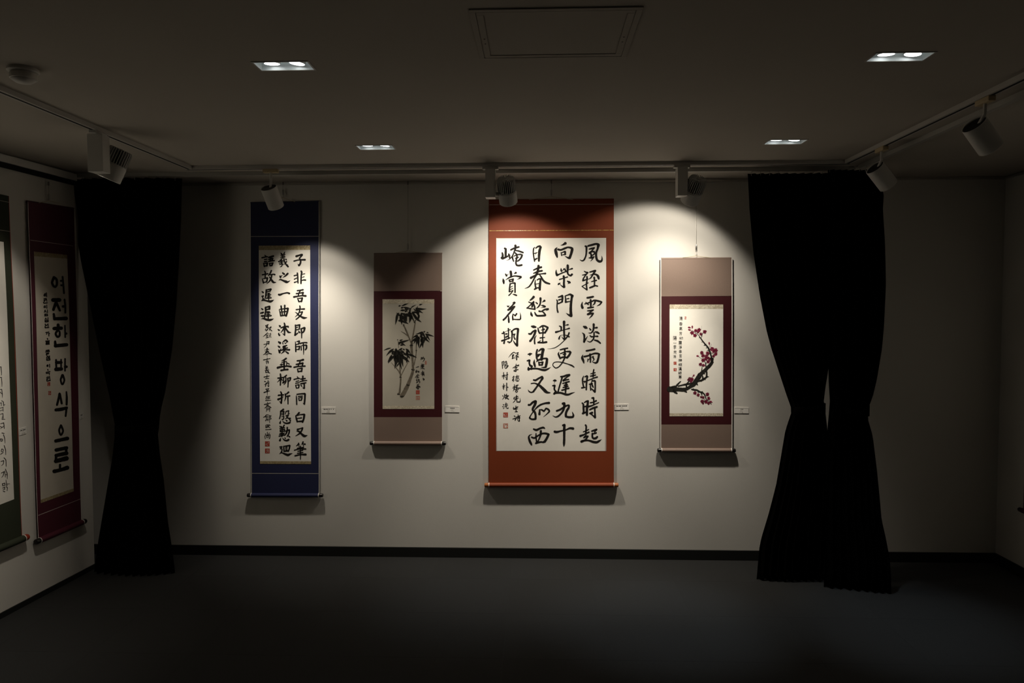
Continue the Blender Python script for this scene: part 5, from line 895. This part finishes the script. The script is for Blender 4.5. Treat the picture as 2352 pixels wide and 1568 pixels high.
for j in range(50):
    y = 450 + (1234-450)*j/49
    for i in range(5):
        u = i/4; sl = (y-715)/1235
        x = gx(y) + (-180-gx(y))*u; mb.v.append(S.P(x, y + (gx(y)-x)*sl, 0))
mb.f = [(j*5+i+1, (j+1)*5+i+1, (j+1)*5+i, j*5+i) for j in range(49) for i in range(4)]
make('mount', slab(mb, S, .002), M['green'], t)
make('edge_strip', poly(S, [(19.9, 450), (21.1, 450), (51, 1234), (49.8, 1234)], .0004), M['knobred'], t)
def gl(y0, x): return y0 + (gx(y0)-x)*(y0-715)/1235
for y in (464, 531): make('silver_thread', poly(S, [(-180, gl(y, -180)), (gx(y), y), (gx(y), y+1), (-180, gl(y+1, -180))], .0006), M['thread'], t)
pap = make('paper', poly(S, [(-145, gl(555, -145)), (8.6, 555.5), (32.8, 1146), (-145, gl(1148, -145))], LAY_P), M['paper'], t)
characters(pap, S, GRN)
knob_pair(S, -180, gl(1236, -180), 53, 1236, .0190, .030, M['green'], M['knobred'], t, None)
# scroll at the right edge: only its roller knob reaches into view
ky = 4.398
t = thing('hanging_scroll', 'hanging scroll on the right wall of which only a dark roller knob shows', 'hanging scroll', (XR - .017, ky - .25, .42), 'hanging scrolls on the walls')
make('mount', MB().box((XR - .019, ky - .46, .425), (XR - .016, ky - .008, 2.30)), M['plumsilk'], t)
make('paper', MB().box((XR - .0205, ky - .40, .70), (XR - .0190, ky - .07, 2.05)), M['paper'], t)
ro = make('roller', MB().cyl((XR - .019, ky - .468, .421), (XR - .019, ky, .421), .0145, n=28), M['plumsilk'], t, smooth=True)
for s, yy in ((1, ky), (-1, ky - .468)):
    make('knob', MB().lathe((XR - .019, yy, .421), (0, s, 0), [(0, .014), (.022, .014), (.028, .011), (.030, .006), (.030, .0005)], 24), M['knobblack'], ro, smooth=True)

# ------------------------------------------------------------------ caption cards
def card(label, S, pts, marks, small):
    x0, y0 = pts[0]; x1, y1 = pts[2]
    t = thing('caption_card', label, 'label', tuple(S.P((x0+x1)/2, y1)), 'caption cards beside the scrolls')
    body = MB(); tl, tr_, br, bl = [S.P(*p) for p in pts]; nrm = Vector((0, 1, 0)) if S.side == 'back' else -NL
    body.v = [tl, tr_, br, bl] + [v + nrm*(S.off-.0004) for v in (tl, tr_, br, bl)]
    body.f = [(0,3,2,1),(4,5,6,7),(0,1,5,4),(1,2,6,5),(2,3,7,6),(3,0,4,7)]
    cd = make('card', body, M['card'], t)
    def at(u, v): 
        a = (pts[0][0]+(pts[1][0]-pts[0][0])*u, pts[0][1]+(pts[1][1]-pts[0][1])*u); b = (pts[3][0]+(pts[2][0]-pts[3][0])*u, pts[3][1]+(pts[2][1]-pts[3][1])*u)
        return S.P(a[0]+(b[0]-a[0])*v, a[1]+(b[1]-a[1])*v, .0004)
    def patch(rs):
        m_ = MB()
        for u0, v0, u1, v1 in rs: m_.add([at(u0, v0), at(u0, v1), at(u1, v1), at(u1, v0)], [(0,1,2,3)])
        return m_
    make('rule', patch([(.05, .09, .95, .14)]), M['rule'], cd)
    make('title_print', patch([(a, .27, b, .40) for a, b in marks]), M['print'], cd)
    make('name_print', patch([(a, .80, b, .90) for a, b in small] + [(.40, .58, .58, .64)]), M['rule'], cd)
SB = Surf('back', .004); SL = Surf('left', .004)
card('white caption card between the navy scroll and the bamboo scroll', SB, [(738.6, 935.2), (770.4, 935), (770.6, 948.6), (738.8, 948.4)], [(.14, .26), (.29, .37), (.39, .47), (.51, .56), (.58, .62), (.68, .73), (.82, .88)], [(.36, .44), (.46, .58)])
card('white caption card right of the bamboo painting scroll', SB, [(1022.6, 932.2), (1055, 932.8), (1055, 946.8), (1022.4, 946.2)], [(.36, .42), (.44, .50), (.52, .58), (.60, .66)], [(.46, .49), (.54, .57), (.60, .63)])
card('white caption card touching the right edge of the burnt orange scroll', SB, [(1411.8, 928), (1444.2, 927.2), (1444.4, 941), (1412, 941.4)], [(.12, .24), (.28, .46), (.52, .62), (.64, .74), (.76, .88)], [(.40, .46), (.54, .60), (.62, .66)])
card('white caption card right of the plum blossom scroll', SB, [(1687, 935), (1719.6, 935.6), (1719.6, 949), (1687, 948.8)], [(.44, .50), (.55, .61)], [(.38, .42), (.50, .60)])
card('white caption card on the left wall beside the green scroll', SL, [(44.6, 984.5), (61.2, 979.8), (61.6, 995), (45.2, 1000)], [(.12, .40), (.46, .84)], [(.30, .5), (.55, .8)])
card('white caption card on the left wall between the maroon scroll and the curtain', SL, [(183.6, 950), (192.2, 947.6), (192.6, 960), (184, 962.6)], [(.2, .7)], [(.3, .6)])
